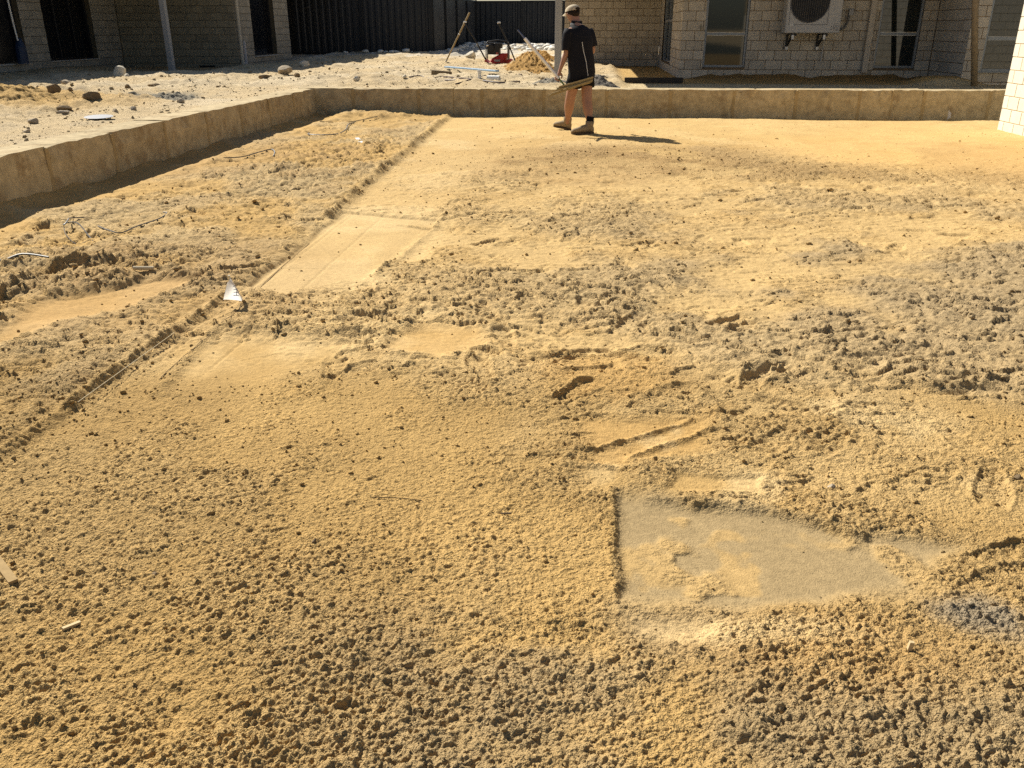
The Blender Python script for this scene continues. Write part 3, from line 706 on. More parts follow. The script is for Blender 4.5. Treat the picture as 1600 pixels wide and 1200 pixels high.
brick_wall(RH, (6.75, 18.865), (6.75, 17.235), (-1, 0), 0.34, EAVE, zline=0.547, shift=0.05, e0x=0.06, e1x=0.03)
brick_wall(RH, (6.75, 17.2), (14.0, 17.2), (0, -1), 0.34, EAVE, ((0.30, 1.7, 0.60, 2.55),), zline=0.60, brange=(0, 0.9), shift=0.06, e0x=-0.008)
window(RH, (7.05, 17.2), (8.45, 17.2), (0, -1), 0.60, 2.55, (1.16,))
m = MB(); m.bbox((-0.76, 25.245, 0.3), (-0.53, 34, EAVE)); m.build('side_wall', BRICK, RH)
rf = MB(); rf.bbox((-1.1, 17.25, EAVE), (6.2, 34, EAVE + 0.16)); rf.bbox((6.2, 16.6, EAVE), (15, 34, EAVE + 0.16))
roof = rf.build('roof', ROOFM, RH); roof.data.materials.append(WHITEP)
gt = MB(); gt.bbox((-1.1, 17.13, EAVE - 0.02), (6.2, 17.247, EAVE + 0.10)); gt.bbox((6.2, 16.48, EAVE - 0.02), (15, 16.597, EAVE + 0.10)); gt.build('gutter', GREYP, roof)
m = MB(); m.bbox((6.98, 17.14, 0.585), (8.5, 17.196, 0.605)); m.build('window_sill', ALU, RH)
# verandah post and downpipe
m = MB(); m.bbox((-0.76, 18.62, 0.36), (-0.62, 18.76, EAVE)); m.build('verandah_post', GREYP, RH, bevel=0.008)
m = MB(); m.bbox((5.43, 18.80, 0.50), (5.54, 18.875, EAVE)); m.bbox((5.42, 18.795, 1.0), (5.55, 18.878, 1.012)); m.build('downpipe', mat('downpipe_paint', (0.50, 0.44, 0.36), 0.5, 0.3), RH, bevel=0.006)
# small tap stub and bracket on the front wall
m = MB(); q = wp(1095, 45, 18.86); m.tube([q + Vector((0, 0.03, 0.04)), q + Vector((0, -0.03, 0.03)), q + Vector((0, -0.04, -0.03))], 0.011, 6); m.tube([q + Vector((0, 0.0, 0.10)), q + Vector((0, 0, 0.03))], 0.006, 5); m.build('garden_tap', mat('dull_brass', (0.20, 0.16, 0.08), 0.5, 0.5, metal=0.6), RH)
# reo bar reflected / leaning on the glass: thin dark stay
# --- air conditioner
AC = thing('air_conditioner', (4.28, 18.7, 1.23), 'grey outdoor air conditioner unit hung on brackets on the brick wall', 'air conditioner')
ACM = mat('ac_casing', (0.44, 0.43, 0.42), 0.45, 0.4); ACD = mat('ac_black', (0.012, 0.012, 0.014), 0.5, 0.3); ACG = mat('ac_grille', (0.10, 0.10, 0.11), 0.5, 0.4)
fx0, fx1, fy = 3.745, 4.79, 18.42
m = MB(); m.bbox((fx0, fy, 1.24), (fx1, 18.80, 2.28)); m.build('casing', ACM, AC, bevel=0.015)
cx, cz, fr = 4.165, 1.80, 0.355
m = MB(); m.loft([((cx, fy - 0.004, cz), (fr, 0, 0), (0, 0, fr)), ((cx, fy - 0.002, cz), (fr, 0, 0), (0, 0, fr))], 36); m.build('fan_opening', ACD, AC)
m = MB(); m.tube([(cx + (fr + 0.01) * math.cos(a_), fy - 0.010, cz + (fr + 0.01) * math.sin(a_)) for a_ in [i * 2 * math.pi / 36 for i in range(37)]], 0.010, 6)
for i in range(-8, 9):
    x_ = i * 0.041; h_ = math.sqrt(max(0, fr * fr - x_ * x_)); m.bar((cx + x_, fy - 0.012, cz - h_), (cx + x_, fy - 0.012, cz + h_), 0.005, 0.005, up=(0, 1, 0))
m.build('fan_grille', ACG, AC)
m = MB()
for k in range(3):
    a_ = k * 2.1 + 0.4; m.add([(cx, fy - 0.006, cz), (cx + 0.3 * math.cos(a_), fy - 0.007, cz + 0.3 * math.sin(a_)), (cx + 0.3 * math.cos(a_ + 0.7), fy - 0.009, cz + 0.3 * math.sin(a_ + 0.7))], [(0, 1, 2)])
m.build('fan_blade', mat('fan_black', (0.02, 0.02, 0.022), 0.6, 0.2), AC)
m = MB()
for x_ in (3.80, 4.53): m.bbox((x_, fy - 0.003, 1.40), (x_ + 0.008, fy - 0.0005, 2.2))
m.bbox((3.80, fy - 0.003, 1.392), (4.538, fy - 0.0005, 1.40)); m.build('panel_seam', ACG, AC)
m = MB(); m.bbox((3.82, fy - 0.005, 1.37), (3.90, fy - 0.0008, 1.41)); m.build('maker_plate', mat('plate_silver', (0.55, 0.55, 0.54), 0.4, 0.5), AC)
m = MB()   # warning label outlines low on the right
def outline(x0, x1, z0, z1, th=0.006):
    m.bbox((x0, fy - 0.004, z0), (x1, fy - 0.0006, z0 + th)); m.bbox((x0, fy - 0.004, z1 - th), (x1, fy - 0.0006, z1)); m.bbox((x0, fy - 0.004, z0 + th), (x0 + th, fy - 0.0006, z1 - th)); m.bbox((x1 - th, fy - 0.004, z0 + th), (x1, fy - 0.0006, z1 - th))
outline(4.66, 4.75, 1.29, 1.38); outline(4.685, 4.728, 1.31, 1.355); m.bbox((4.66, fy - 0.004, 1.405), (4.76, fy - 0.0006, 1.412)); outline(4.612, 4.636, 1.30, 1.324); outline(4.615, 4.635, 1.35, 1.37)
m.build('warning_label', ACG, AC)
for x_ in (3.90, 4.50):
    br = MB(); br.bar((x_, 18.85, 1.225), (x_, 18.40, 1.225), 0.04, 0.03); br.bar((x_, 18.44, 1.21), (x_, 18.86, 0.98), 0.035, 0.025); br.bbox((x_ - 0.02, 18.855, 0.93), (x_ + 0.02, 18.89, 1.21)); b_ = br.build('bracket', ACD, AC)
    e = MB(); e.bbox((x_ - 0.022, 18.36, 1.13), (x_ + 0.018, 18.395, 1.21)); e.bbox((x_ - 0.022, 18.36, 0.95), (x_ + 0.022, 18.86, 0.975)) if False else e.bbox((x_ - 0.024, 18.82, 0.93), (x_ + 0.024, 18.85, 0.99)); e.build('bracket_cap', WHITEP, b_)
    MB().bbox((x_ + 0.04, 18.46, 1.19), (x_ + 0.09, 18.54, 1.238)).build('rubber_foot', ACD, AC)
m = MB(); m.tube([(4.62, 18.80, 1.22), (4.62, 18.84, 1.0), (4.61, 18.85, 0.72)], 0.012, 6); m.build('drain_pipe', mat('drain_grey', (0.5, 0.48, 0.45), 0.5, 0.3), AC)
m = MB(); m.tube([(4.79, 18.80, 1.30), (4.90, 18.84, 1.30), (4.99, 18.85, 1.34), (5.03, 18.85, 1.45), (5.05, 18.85, 1.62)], 0.020, 7); m.build('refrigerant_pipe', mat('pipe_grey', (0.16, 0.16, 0.16), 0.6, 0.3), AC)
m = MB(); m.bbox((5.03, 18.83, 1.56), (5.12, 18.893, 1.68)); m.build('isolator_box', GREYP, AC, bevel=0.008)

# --- left house
LH = thing('brick_house', (-11.5, 23.0, 0.3), 'grey brick house in shade at the left, patio wall coloured darker for that shade, with dark doors and a patio post', 'house')
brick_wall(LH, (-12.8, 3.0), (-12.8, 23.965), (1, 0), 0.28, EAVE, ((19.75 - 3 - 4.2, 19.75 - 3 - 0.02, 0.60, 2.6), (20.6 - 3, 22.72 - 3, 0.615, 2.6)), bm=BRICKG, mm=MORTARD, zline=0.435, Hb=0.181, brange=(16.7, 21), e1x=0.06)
window(LH, (-12.8, 15.55), (-12.8, 19.73), (1, 0), 0.60, 2.6, (), name='sliding_door', glass=DARK, frame=ACD, inset=0.16, vert=(1.4, 2.8))
window(LH, (-12.8, 20.6), (-12.8, 22.72), (1, 0), 0.615, 2.6, (), name='sliding_door', glass=DARK, frame=ACD, inset=0.16, vert=(0.7, 1.4))
m = MB(); m.bbox((-12.95, 20.6, 0.595), (-12.76, 22.72, 0.615)); m.bbox((-12.95, 15.5, 0.58), (-12.76, 19.72, 0.60)); m.build('door_sill', CONC, LH)
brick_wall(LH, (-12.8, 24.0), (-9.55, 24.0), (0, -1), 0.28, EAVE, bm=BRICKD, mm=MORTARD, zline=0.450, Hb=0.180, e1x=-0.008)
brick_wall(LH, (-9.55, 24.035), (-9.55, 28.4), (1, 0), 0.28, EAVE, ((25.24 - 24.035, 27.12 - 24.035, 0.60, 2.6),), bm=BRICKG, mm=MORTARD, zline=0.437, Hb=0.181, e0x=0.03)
window(LH, (-9.55, 25.24), (-9.55, 27.12), (1, 0), 0.60, 2.6, (), name='sliding_door', glass=DARK, frame=ACD, inset=0.16)
m = MB(); m.bbox((-9.72, 25.24, 0.58), (-9.51, 27.12, 0.60)); m.build('door_sill', CONC, LH)
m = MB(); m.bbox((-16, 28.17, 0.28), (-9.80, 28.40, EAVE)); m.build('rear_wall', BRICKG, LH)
m = MB(); m.bbox((-12.76, 23.90, 0.25), (-9.6, 23.985, 0.325)); sl_ = m.build('slab_edge', CONC, LH)
m = MB(); m.bbox((-10.62, 23.86, 0.335), (-10.20, 23.895, 0.40))
dg = m.build('drain_grate', ACD, LH)
for i in range(8):
    pass
rf = MB(); rf.bbox((-24, 3, EAVE), (-11.75, 20.25, EAVE + 0.16)); rf.bbox((-24, 20.25, EAVE), (-9.0, 34, EAVE + 0.16)); roof = rf.build('roof', ROOFM, LH)
gt = MB(); gt.bbox((-11.745, 3, EAVE), (-11.63, 20.13, EAVE + 0.12)); gt.bbox((-11.75, 20.13, EAVE), (-9.0, 20.245, EAVE + 0.12)); gt.build('gutter', GREYP, roof)
m = MB(); m.bbox((-10.07, 20.86, 0.33), (-9.94, 20.99, EAVE)); m.build('patio_post', GREYP, LH, bevel=0.01)
m = MB(); m.tube([(-9.50, 24.35, 0.33), (-9.50, 24.35, 1.02)], 0.05, 10); m.tube([(-9.52, 24.12, 0.52), (-9.50, 24.33, 0.40)], 0.03, 8); m.build('drain_stub', mat('pvc_grey', (0.42, 0.42, 0.44), 0.5, 0.3), LH)
m = MB(); m.tube([(-9.48, 24.08, 0.42), (-9.48, 24.08, EAVE)], 0.045, 10); m.build('downpipe', mat('pale_pipe', (0.48, 0.44, 0.36), 0.6, 0.3), LH)
# bag / jug beside the left door
JG = thing('jerry_can', (-12.62, 19.25, 0.60), 'dark blue container standing in the far left doorway', 'container')
m = MB(); m.loft([((-12.62, 19.25, 0.602), (0.09, 0, 0), (0, 0.13, 0)), ((-12.62, 19.25, 0.95), (0.085, 0, 0), (0, 0.12, 0)), ((-12.62, 19.27, 1.08), (0.05, 0, 0), (0, 0.06, 0)), ((-12.62, 19.28, 1.13), (0.03, 0, 0), (0, 0.03, 0))], 14, power=3.0); m.build('body', mat('dark_blue_plastic', (0.015, 0.03, 0.07), 0.5, 0.4), JG)
m = MB(); m.tube([(-12.60, 19.18, 1.08), (-12.60, 19.14, 1.5), (-12.60, 19.12, 1.95)], 0.018, 8); m.build('pale_tube', WHITEP, JG)

# --- house on the right whose sunlit corner stands in the frame
PH = thing('brick_house', (5.74, 12.9, 0.0), 'bright sunlit pale brick house corner at the right edge of the sand', 'house')
brick_wall(PH, (5.74, 13.03), (5.74, 2.0), (-1, 0), -0.15, 3.0, bm=BRICKW, mm=MORTARW, Lb=0.305, Hb=0.1675, zline=0.127, zmax=1.85, brange=(0, 1.3), up=False, e0x=-0.008)
brick_wall(PH, (13.0, 13.03), (5.775, 13.03), (0, 1), -0.15, 3.0, bm=BRICKW, mm=MORTARW, Lb=0.305, Hb=0.1675, zline=0.127, zmax=-1, brange=(0, 1))
m = MB(); m.bbox((5.3, 1.5, 3.0), (13.5, 13.5, 3.15)); m.build('roof', ROOFM, PH)

# ------------------------------------------------------------------ dark steel fence
FEN = mat('fence_steel', (0.020, 0.022, 0.026), 0.45, 0.4); FENB = mat('fence_post_steel', (0.010, 0.011, 0.013), 0.5, 0.4)
def fence(name, pts, bases, h, label):
    a0 = pts[0]; F_ = thing('steel_fence', (a0[0], a0[1], bases[0]), label, 'fence', 'dark steel boundary fences')
    p, q = Vector((*pts[0], 0)), Vector((*pts[1], 0)); d = q - p; L = d.length; t = d / L; n = Vector((-t.y, t.x, 0))
    np_ = max(1, round(L / 2.3)); pl = L / np_
    for i in range(np_):
        vs = []; fs = []; a = i * pl + 0.004; e = (i + 1) * pl - 0.004; per = 0.235; prof = []
        x = a
        while x < e:
            for dx_, o_ in ((0, 0), (0.10, 0), (0.135, 0.035), (0.20, 0.035)):
                if x + dx_ < e: prof.append((x + dx_, o_))
            x += per
        prof.append((e, 0))
        b0 = bases[0] + (bases[1] - bases[0]) * (i + 0.5) / np_
        for (s_, o_) in prof:
            for z_ in (b0 - 0.05, b0 + h):
                c = p + t * s_ + n * o_; vs.append((c.x, c.y, z_))
        for k in range(len(prof) - 1): fs.append((2*k, 2*k+2, 2*k+3, 2*k+1))
        pm = MB(); pm.add(vs, fs); pan = pm.build('panel', FEN, F_)
        for z_ in (b0 + 0.02, b0 + h - 0.02):
            c0 = p + t * a + n * -0.02; c1 = p + t * e + n * -0.02; MB().bar((c0.x, c0.y, z_), (c1.x, c1.y, z_), 0.04, 0.06).build('rail', FENB, F_)
    for i in range(np_ + 1):
        c = p + t * (i * pl) + n * -0.03; b0 = bases[0] + (bases[1] - bases[0]) * i / np_
        MB().bbox((c.x - 0.035, c.y - 0.04, b0 - 0.2), (c.x + 0.035, c.y + 0.04, b0 + h + 0.02)).build('post', FENB, F_)
    return F_
fence('a', ((-13.0, 32.0), (-5.62, 32.0)), (0.43, 0.55), 1.86, 'near-black ribbed steel fence section between the left house and the fence corner')
fence('b', ((-5.60, 32.03), (-5.15, 40.46)), (0.56, 0.66), 1.80, 'dark steel fence section running back in depth behind the shovel')
fence('c', ((-5.16, 40.5), (3.0, 40.5)), (0.63, 0.68), 1.80, 'dark steel fence section farthest back, behind the plate compactor')

# ------------------------------------------------------------------ the man
def skin(name, verts, edges, material, parent, root=0, sub=2, noise=0.0):
    """verts: (x, y, z, rx[, ry]); grows one continuous surface round a skeleton"""
    me = bpy.data.meshes.new(name + '_skeleton'); me.from_pydata([v[:3] for v in verts], edges, []); me.update()
    ob = bpy.data.objects.new(name + '_skeleton', me); col.objects.link(ob)
    md = ob.modifiers.new('skin', 'SKIN'); md.use_smooth_shade = True
    ob.modifiers.new('sub', 'SUBSURF').levels = sub
    for i, v in enumerate(verts):
        sv = me.skin_vertices[0].data[i]; sv.radius = (v[3], v[4] if len(v) > 4 else v[3]); sv.use_root = (i == root)
    dg_ = bpy.context.evaluated_depsgraph_get(); ev = ob.evaluated_get(dg_); m2 = bpy.data.meshes.new_from_object(ev)
    off = origin(parent)
    for v in m2.vertices: v.co -= off
    bpy.data.objects.remove(ob); bpy.data.meshes.remove(me)
    m2.materials.clear(); m2.materials.append(material); m2.name = name
    m2.polygons.foreach_set('use_smooth', [True] * len(m2.polygons))
    o = bpy.data.objects.new(name, m2); o.parent = parent; col.objects.link(o); return o

SKIN = mat('skin', (0.36, 0.19, 0.125), 0.55, 0.35, noise=(14, 0.08)); CLOTH = mat('black_polo', (0.010, 0.010, 0.014), 0.85, 0.2, noise=(40, 0.2)); SHORT = mat('black_shorts', (0.008, 0.008, 0.010), 0.9, 0.15)
CAPM = mat('beige_cap', (0.52, 0.44, 0.32), 0.9, 0.1, noise=(60, 0.12)); BOOT = mat('tan_suede', (0.30, 0.23, 0.145), 0.9, 0.15, noise=(50, 0.2)); SOLE = mat('boot_sole', (0.10, 0.07, 0.045), 0.8, 0.2)
SOCK = mat('black_sock', (0.010, 0.010, 0.013), 0.95, 0.1); HAIR = mat('dark_hair', (0.025, 0.016, 0.010), 0.8, 0.2); PIPING = mat('white_piping', (0.55, 0.55, 0.56), 0.7, 0.2)
MAN = thing('person', (-0.15, 12.2, 0.0), 'person in black polo, black shorts, beige cap and tan boots walking away on the sand', 'person')
fw = Vector((-0.65, 0.76, 0)); rt = Vector((0.76, 0.65, 0)); UPV = Vector((0, 0, 1))
pel = Vector((-0.13, 12.20, 0.80)); ws = Vector((-0.145, 12.215, 0.95)); ch = Vector((-0.165, 12.235, 1.13)); uc = Vector((-0.185, 12.26, 1.27)); nk = Vector((-0.215, 12.30, 1.385)); hd0 = Vector((-0.25, 12.34, 1.44)); hd1 = Vector((-0.275, 12.365, 1.525))
shL = uc - rt * 0.165 + UPV * 0.02; shR = uc + rt * 0.165 + UPV * 0.015
elL = Vector((-0.335, 12.13, 1.035)); wrL = Vector((-0.415, 12.14, 0.815)); elR = Vector((0.015, 12.36, 1.05)); wrR = Vector((-0.10, 12.55, 0.93))
hpL = pel - rt * 0.085 - UPV * 0.03; hpR = pel + rt * 0.085 - UPV * 0.03
knL = Vector((-0.275, 12.215, 0.44)); anL = Vector((-0.305, 12.375, 0.135)); knR = Vector((-0.045, 12.16, 0.42)); anR = Vector((0.005, 12.065, 0.12))
V_ = []; E_ = []
def jv(p, rx, ry=None, link=None):
    V_.append((p[0], p[1], p[2], rx, ry if ry else rx)); i = len(V_) - 1
    if link is not None: E_.append((link, i))
    return i
iP = jv(pel, 0.125, 0.10); iW = jv(ws, 0.12, 0.095, iP); iC = jv(ch, 0.135, 0.10, iW); iU = jv(uc, 0.12, 0.085, iC); iN = jv(nk, 0.056, 0.056, iU)
iH0 = jv(hd0, 0.068, 0.074, iN); iH1 = jv(hd1, 0.078, 0.092, iH0); iH2 = jv(hd1 + Vector((-0.008, 0.01, 0.055)), 0.06, 0.07, iH1)
nose = jv(hd1 + fw * 0.095 + UPV * -0.03, 0.016, 0.014, iH1); jv(hd1 + fw * 0.112 + UPV * -0.05, 0.010, 0.010, nose)
for sgn in (-1, 1):
    e_ = jv(hd1 + rt * (0.085 * sgn) + UPV * -0.03, 0.010, 0.016, iH1); jv(hd1 + rt * (0.096 * sgn) + UPV * -0.02 - fw * 0.01, 0.006, 0.014, e_)
def arm(sh, el, wr, fdir, side):
    a = jv(sh, 0.060, 0.060, iU); b = jv(sh.lerp(el, 0.5), 0.048, 0.048, a); c = jv(el, 0.039, 0.039, b); d_ = jv(el.lerp(wr, 0.35), 0.040, 0.038, c); e_ = jv(wr, 0.026, 0.022, d_)
    hdir = (wr - el).normalized(); palm = wr + hdir * 0.055; pi = jv(palm, 0.036, 0.018, e_); sd = hdir.cross(fdir).normalized(); nrm = sd.cross(hdir).normalized()
    k = jv(palm + hdir * 0.03, 0.034, 0.015, pi)
    for i, (ofs, ln) in enumerate(((-0.030, 0.062), (-0.010, 0.070), (0.010, 0.066), (0.029, 0.052))):
        p1_ = palm + hdir * 0.045 + sd * ofs; p2 = p1_ + hdir * ln * 0.45 + nrm * 0.010; p3 = p2 + hdir * ln * 0.12 + nrm * ln * 0.45; p4 = p3 - hdir * ln * 0.30 + nrm * ln * 0.18
        f1 = jv(p1_, 0.0095, None, k); f2 = jv(p2, 0.009, None, f1); f3 = jv(p3, 0.0085, None, f2); jv(p4, 0.007, None, f3)
    t1_ = jv(palm - hdir * 0.01 - sd * 0.042 + nrm * 0.01, 0.011, None, pi); t2_ = jv(palm + hdir * 0.022 - sd * 0.050 + nrm * 0.03, 0.0095, None, t1_); jv(palm + hdir * 0.045 - sd * 0.038 + nrm * 0.045, 0.008, None, t2_)
    return palm, hdir, nrm
palmL, hdL, nrL = arm(shL, elL, wrL, Vector((0.3, -0.9, 0.1)), -1)
arm(shR, elR, wrR, Vector((0.2, 0.1, 0.9)), 1)
def leg(hp, kn, an, toe):
    a = jv(hp, 0.082, 0.082, iP); b = jv(hp.lerp(kn, 0.5), 0.082, 0.082, a); c = jv(kn, 0.067, 0.069, b); d_ = jv(kn.lerp(an, 0.32), 0.075, 0.075, c); e_ = jv(kn.lerp(an, 0.75), 0.047, 0.047, d_); f_ = jv(an, 0.034, 0.034, e_)
    jv(an + Vector((0, 0, -0.05)), 0.030, 0.030, f_)
toL = Vector((-0.50, 12.50, 0.10)); toR = Vector((-0.255, 11.975, 0.05))
leg(hpL, knL, anL, toL); leg(hpR, knR, anR, toR)
body = skin('body', V_, E_, SKIN, MAN, root=iP)

# clothing
def ring(c, hw, hd, tilt=0.0): return (Vector(c), rt * hw, fw * hd + UPV * tilt)
m = MB()
m.loft([ring(pel + UPV * -0.105, 0.195, 0.150), ring(pel + UPV * -0.02, 0.200, 0.152), ring(ws, 0.190, 0.145), ring(ch - UPV * 0.06, 0.195, 0.142), ring(ch + UPV * 0.05, 0.208, 0.142), ring(uc + UPV * -0.02, 0.212, 0.132), ring(uc + UPV * 0.035, 0.190, 0.112), ring(uc + UPV * 0.075, 0.130, 0.090), ring(nk - UPV * 0.012, 0.080, 0.078), ring(nk + UPV * 0.02, 0.068, 0.070)], 28, cap=(False, False))
def sleeve(sh, el, end, r0, r1):
    d_ = (el - sh).normalized(); a = d_.cross(fw).normalized(); b = d_.cross(a).normalized()
    m.loft([(sh - d_ * 0.03, a * r0 * 0.8, b * r0 * 0.8), (sh + d_ * 0.04, a * r0, b * r0), (sh.lerp(el, end * 0.6), a * (r0 + r1) / 2, b * (r0 + r1) / 2), (sh.lerp(el, end), a * r1, b * r1 * 0.9)], 16, cap=(True, False))
sleeve(shL, elL, 0.93, 0.080, 0.076); sleeve(shR, elR, 0.82, 0.080, 0.076)
mv = []
for v in m.v:
    p_ = Vector(v); nv_ = float(vnoise(np.array([p_.x * 14 + p_.z * 9]), np.array([p_.y * 14 - p_.z * 5]), 5)[0]); mv.append(tuple(p_ + (p_ - Vector((ch.x, ch.y, p_.z))).normalized() * nv_ * 0.009))
m.v = mv
shirt = m.build('polo_shirt', CLOTH, MAN, smooth=True)
m = MB(); m.loft([ring(nk + UPV * 0.0, 0.076, 0.078), ring(nk + UPV * 0.035, 0.070, 0.072, 0.01)], 20, cap=(False, False)); m.build('collar', CLOTH, shirt, smooth=True)
m = MB(); m.tube([nk + rt * (0.086 * math.cos(a_)) + fw * (0.086 * math.sin(a_)) - UPV * 0.008 for a_ in [math.pi * 0.85 + i * math.pi * 1.3 / 14 for i in range(15)]], 0.003, 5)
bk = -fw
m.tube([ch + UPV * 0.03 + bk * 0.138 - rt * 0.075, ch - UPV * 0.08 + bk * 0.147 - rt * 0.055, ws - UPV * 0.03 + bk * 0.153 - rt * 0.035, pel - UPV * 0.06 + bk * 0.160 - rt * 0.02], 0.0048, 5); m.build('white_piping', PIPING, shirt)
m = MB(); m.loft([ring(pel + UPV * 0.12, 0.175, 0.130), ring(pel, 0.186, 0.140), ring(pel - UPV * 0.07, 0.184, 0.135)], 24, cap=(True, True))
for hp, kn in ((hpL, knL), (hpR, knR)):
    d_ = (kn - hp).normalized(); a = d_.cross(fw).normalized(); b = d_.cross(a).normalized()
    m.loft([(hp - d_ * 0.03, a * 0.10, b * 0.105), (hp + d_ * 0.07, a * 0.106, b * 0.108), (hp.lerp(kn, 0.50), a * 0.108, b * 0.106)], 18, cap=(True, True))
m.build('shorts', SHORT, MAN, smooth=True)
# cap with brim, hair below it
m = MB(); hc = hd1 + UPV * 0.012; tl = fw * 0.0
rings = []
for k in range(7):
    a_ = k / 6 * math.pi / 2; c_ = math.cos(a_); rings.append((hc + UPV * 0.082 * math.sin(a_) ** 0.8 - UPV * 0.004 - fw * 0.0 + UPV * 0.0, rt * (0.093 * max(c_, 0.02)), fw * (0.112 * max(c_, 0.02))))
m.loft(rings, 20, cap=(False, True))
m.v = [tuple(Vector(v) - UPV * 0.18 * (Vector(v) - hc).dot(fw)) for v in m.v]
cap_ = m.build('cap', CAPM, MAN, smooth=True)
m = MB(); bc_ = hc - fw * 0.1135 + UPV * 0.030; m.loft([(bc_, rt * 0.034, UPV * 0.020 + fw * 0.006), (bc_ + fw * 0.012, rt * 0.034, UPV * 0.020 + fw * 0.006)], 14); m.build('cap_opening', HAIR, cap_)
vs = []; nn = 11
for i in range(nn):
    t_ = -1 + 2 * i / (nn - 1); ang_ = t_ * 1.15
    e = hc + rt * (0.088 * math.sin(ang_)) + fw * (0.105 * math.cos(ang_)) - UPV * 0.020; o_ = hc + rt * (0.082 * math.sin(ang_)) + fw * (0.105 * math.cos(ang_) + 0.085 * (1 - t_ * t_)) - UPV * (0.050 + 0.012 * t_ * t_)
    vs += [e, o_, e - UPV * 0.005, o_ - UPV * 0.005]
fs = []
for i in range(nn - 1):
    a = 4 * i; b = a + 4; fs += [(a, b, b+1, a+1), (a+2, a+3, b+3, b+2), (a+1, b+1, b+3, a+3), (a, a+2, b+2, b)]
m = MB(); m.add(vs, fs); m.build('brim', CAPM, cap_)
m = MB(); m.loft([(hc - fw * 0.035 - UPV * 0.085, rt * 0.060, fw * 0.060), (hc - fw * 0.022 - UPV * 0.03, rt * 0.083, fw * 0.083), (hc - fw * 0.012 + UPV * 0.005, rt * 0.085, fw * 0.092)], 18, cap=(True, True)); m.build('hair', HAIR, MAN, smooth=True)
m = MB(); m.loft([(hd0 + fw * 0.045 - UPV * 0.02, rt * 0.040, fw * 0.030), (hd0 + fw * 0.045 + UPV * 0.02, rt * 0.060, fw * 0.045)], 14); m.build('beard', HAIR, MAN, smooth=True)
# boots and socks
def boot(an, heel, toe, pitch):
    heel, toe = Vector(heel), Vector(toe); d_ = (toe - heel); L = d_.length; d_.normalize(); s_ = Vector((-d_.y, d_.x, 0)).normalized(); u_ = s_.cross(d_); u_ = u_ if u_.z > 0 else -u_
    b = MB(); rings = []
    for (q, hw, hh) in ((0.0, 0.028, 0.035), (0.06, 0.038, 0.048), (0.30, 0.040, 0.055), (0.52, 0.043, 0.046), (0.72, 0.049, 0.034), (0.90, 0.044, 0.027), (1.0, 0.022, 0.014)):
        rings.append((heel + d_ * (L * q) + u_ * (hh + 0.016), s_ * hw, u_ * hh))
    b.loft(rings, 16)
    top = an + UPV * 0.045; base = heel + d_ * (L * 0.20) + u_ * 0.06; ax = (top - base).normalized(); a2 = (d_ - ax * d_.dot(ax)).normalized()
    b.loft([(base - ax * 0.03, s_ * 0.036, a2 * 0.050), (base.lerp(top, 0.5), s_ * 0.046, a2 * 0.056), (top, s_ * 0.052, a2 * 0.060)], 16)
    bt = b.build('boot', BOOT, MAN, smooth=True)
    so_ = MB(); so_.loft([(heel + d_ * (L * 0.48) + u_ * h_, d_ * (L * 0.52), s_ * 0.048) for h_ in (0.0, 0.020)], 20, power=2.8); so_.build('sole', SOLE, bt)
    pt = MB(); pt.tube([top - a2 * 0.052, top - a2 * 0.060 + ax * 0.028, top - a2 * 0.050 + ax * 0.002], 0.005, 5); pt.build('pull_tab', BOOT, bt)
    sk = MB(); sk.loft([(top - ax * 0.03, s_ * 0.037, a2 * 0.040), (top + ax * 0.03, s_ * 0.047, a2 * 0.050), (top + ax * 0.06, s_ * 0.050, a2 * 0.052)], 14); sk.build('sock', SOCK, MAN, smooth=True)
boot(anL, (-0.265, 12.40, 0.012), (-0.505, 12.505, 0.045), 0.1)
boot(anR, (0.055, 12.08, 0.004), (-0.245, 11.975, 0.004), 0.0)

# pole in his left hand, with a sheaf of timber stakes at its lower end
grip = palmL + hdL * 0.045 + nrL * 0.018
d_ = (Vector((-1.02, 12.10, 1.345)) - grip).normalized()
PO = thing('pole', tuple(grip), 'white pole with blue tip and green lower length held in the man\'s left hand', 'pole')
m = MB(); m.tube([grip - d_ * 0.02, grip + d_ * 0.66], 0.021, 10); m.build('white_shaft', mat('white_enamel', (0.86, 0.86, 0.86), 0.35, 0.5), PO)
m = MB(); m.tube([grip + d_ * 0.66, grip + d_ * 0.80], 0.0105, 8); m.build('tip', mat('blue_grey_tip', (0.10, 0.13, 0.24), 0.5, 0.4), PO)
m = MB(); m.tube([grip - d_ * 0.02, grip - d_ * 0.19], 0.0115, 8); m.build('green_shaft', mat('green_sleeve', (0.10, 0.20, 0.06), 0.5, 0.4), PO)
SB = thing('stake_bundle', (-0.27, 11.99, 0.60), 'sheaf of thin timber stakes slung low behind the man\'s legs', 'stakes')
STK = mat('weathered_stake', (0.30, 0.235, 0.125), 0.85, 0.2, noise=(30, 0.2), vary=0.15)
for i, (x0, y0, x1, y1) in enumerate(((857, 150, 905, 134), (861, 147, 922, 129), (868, 141, 925, 127), (870, 138.5, 926, 123), (873, 136, 927, 120.5), (888, 138, 926, 125.5), (876, 139.5, 915, 128))):
    w0 = 11.985 - 0.012 * (i % 3); w1 = 12.02 - 0.012 * (i % 3)
    m = MB(); m.bar(wp(x0, y0, w0), wp(x1, y1, w1), 0.024, 0.020); m.build('stake', STK, SB, bevel=0.002)

# ------------------------------------------------------------------ tools and materials on the raised yard
HG = 0.41
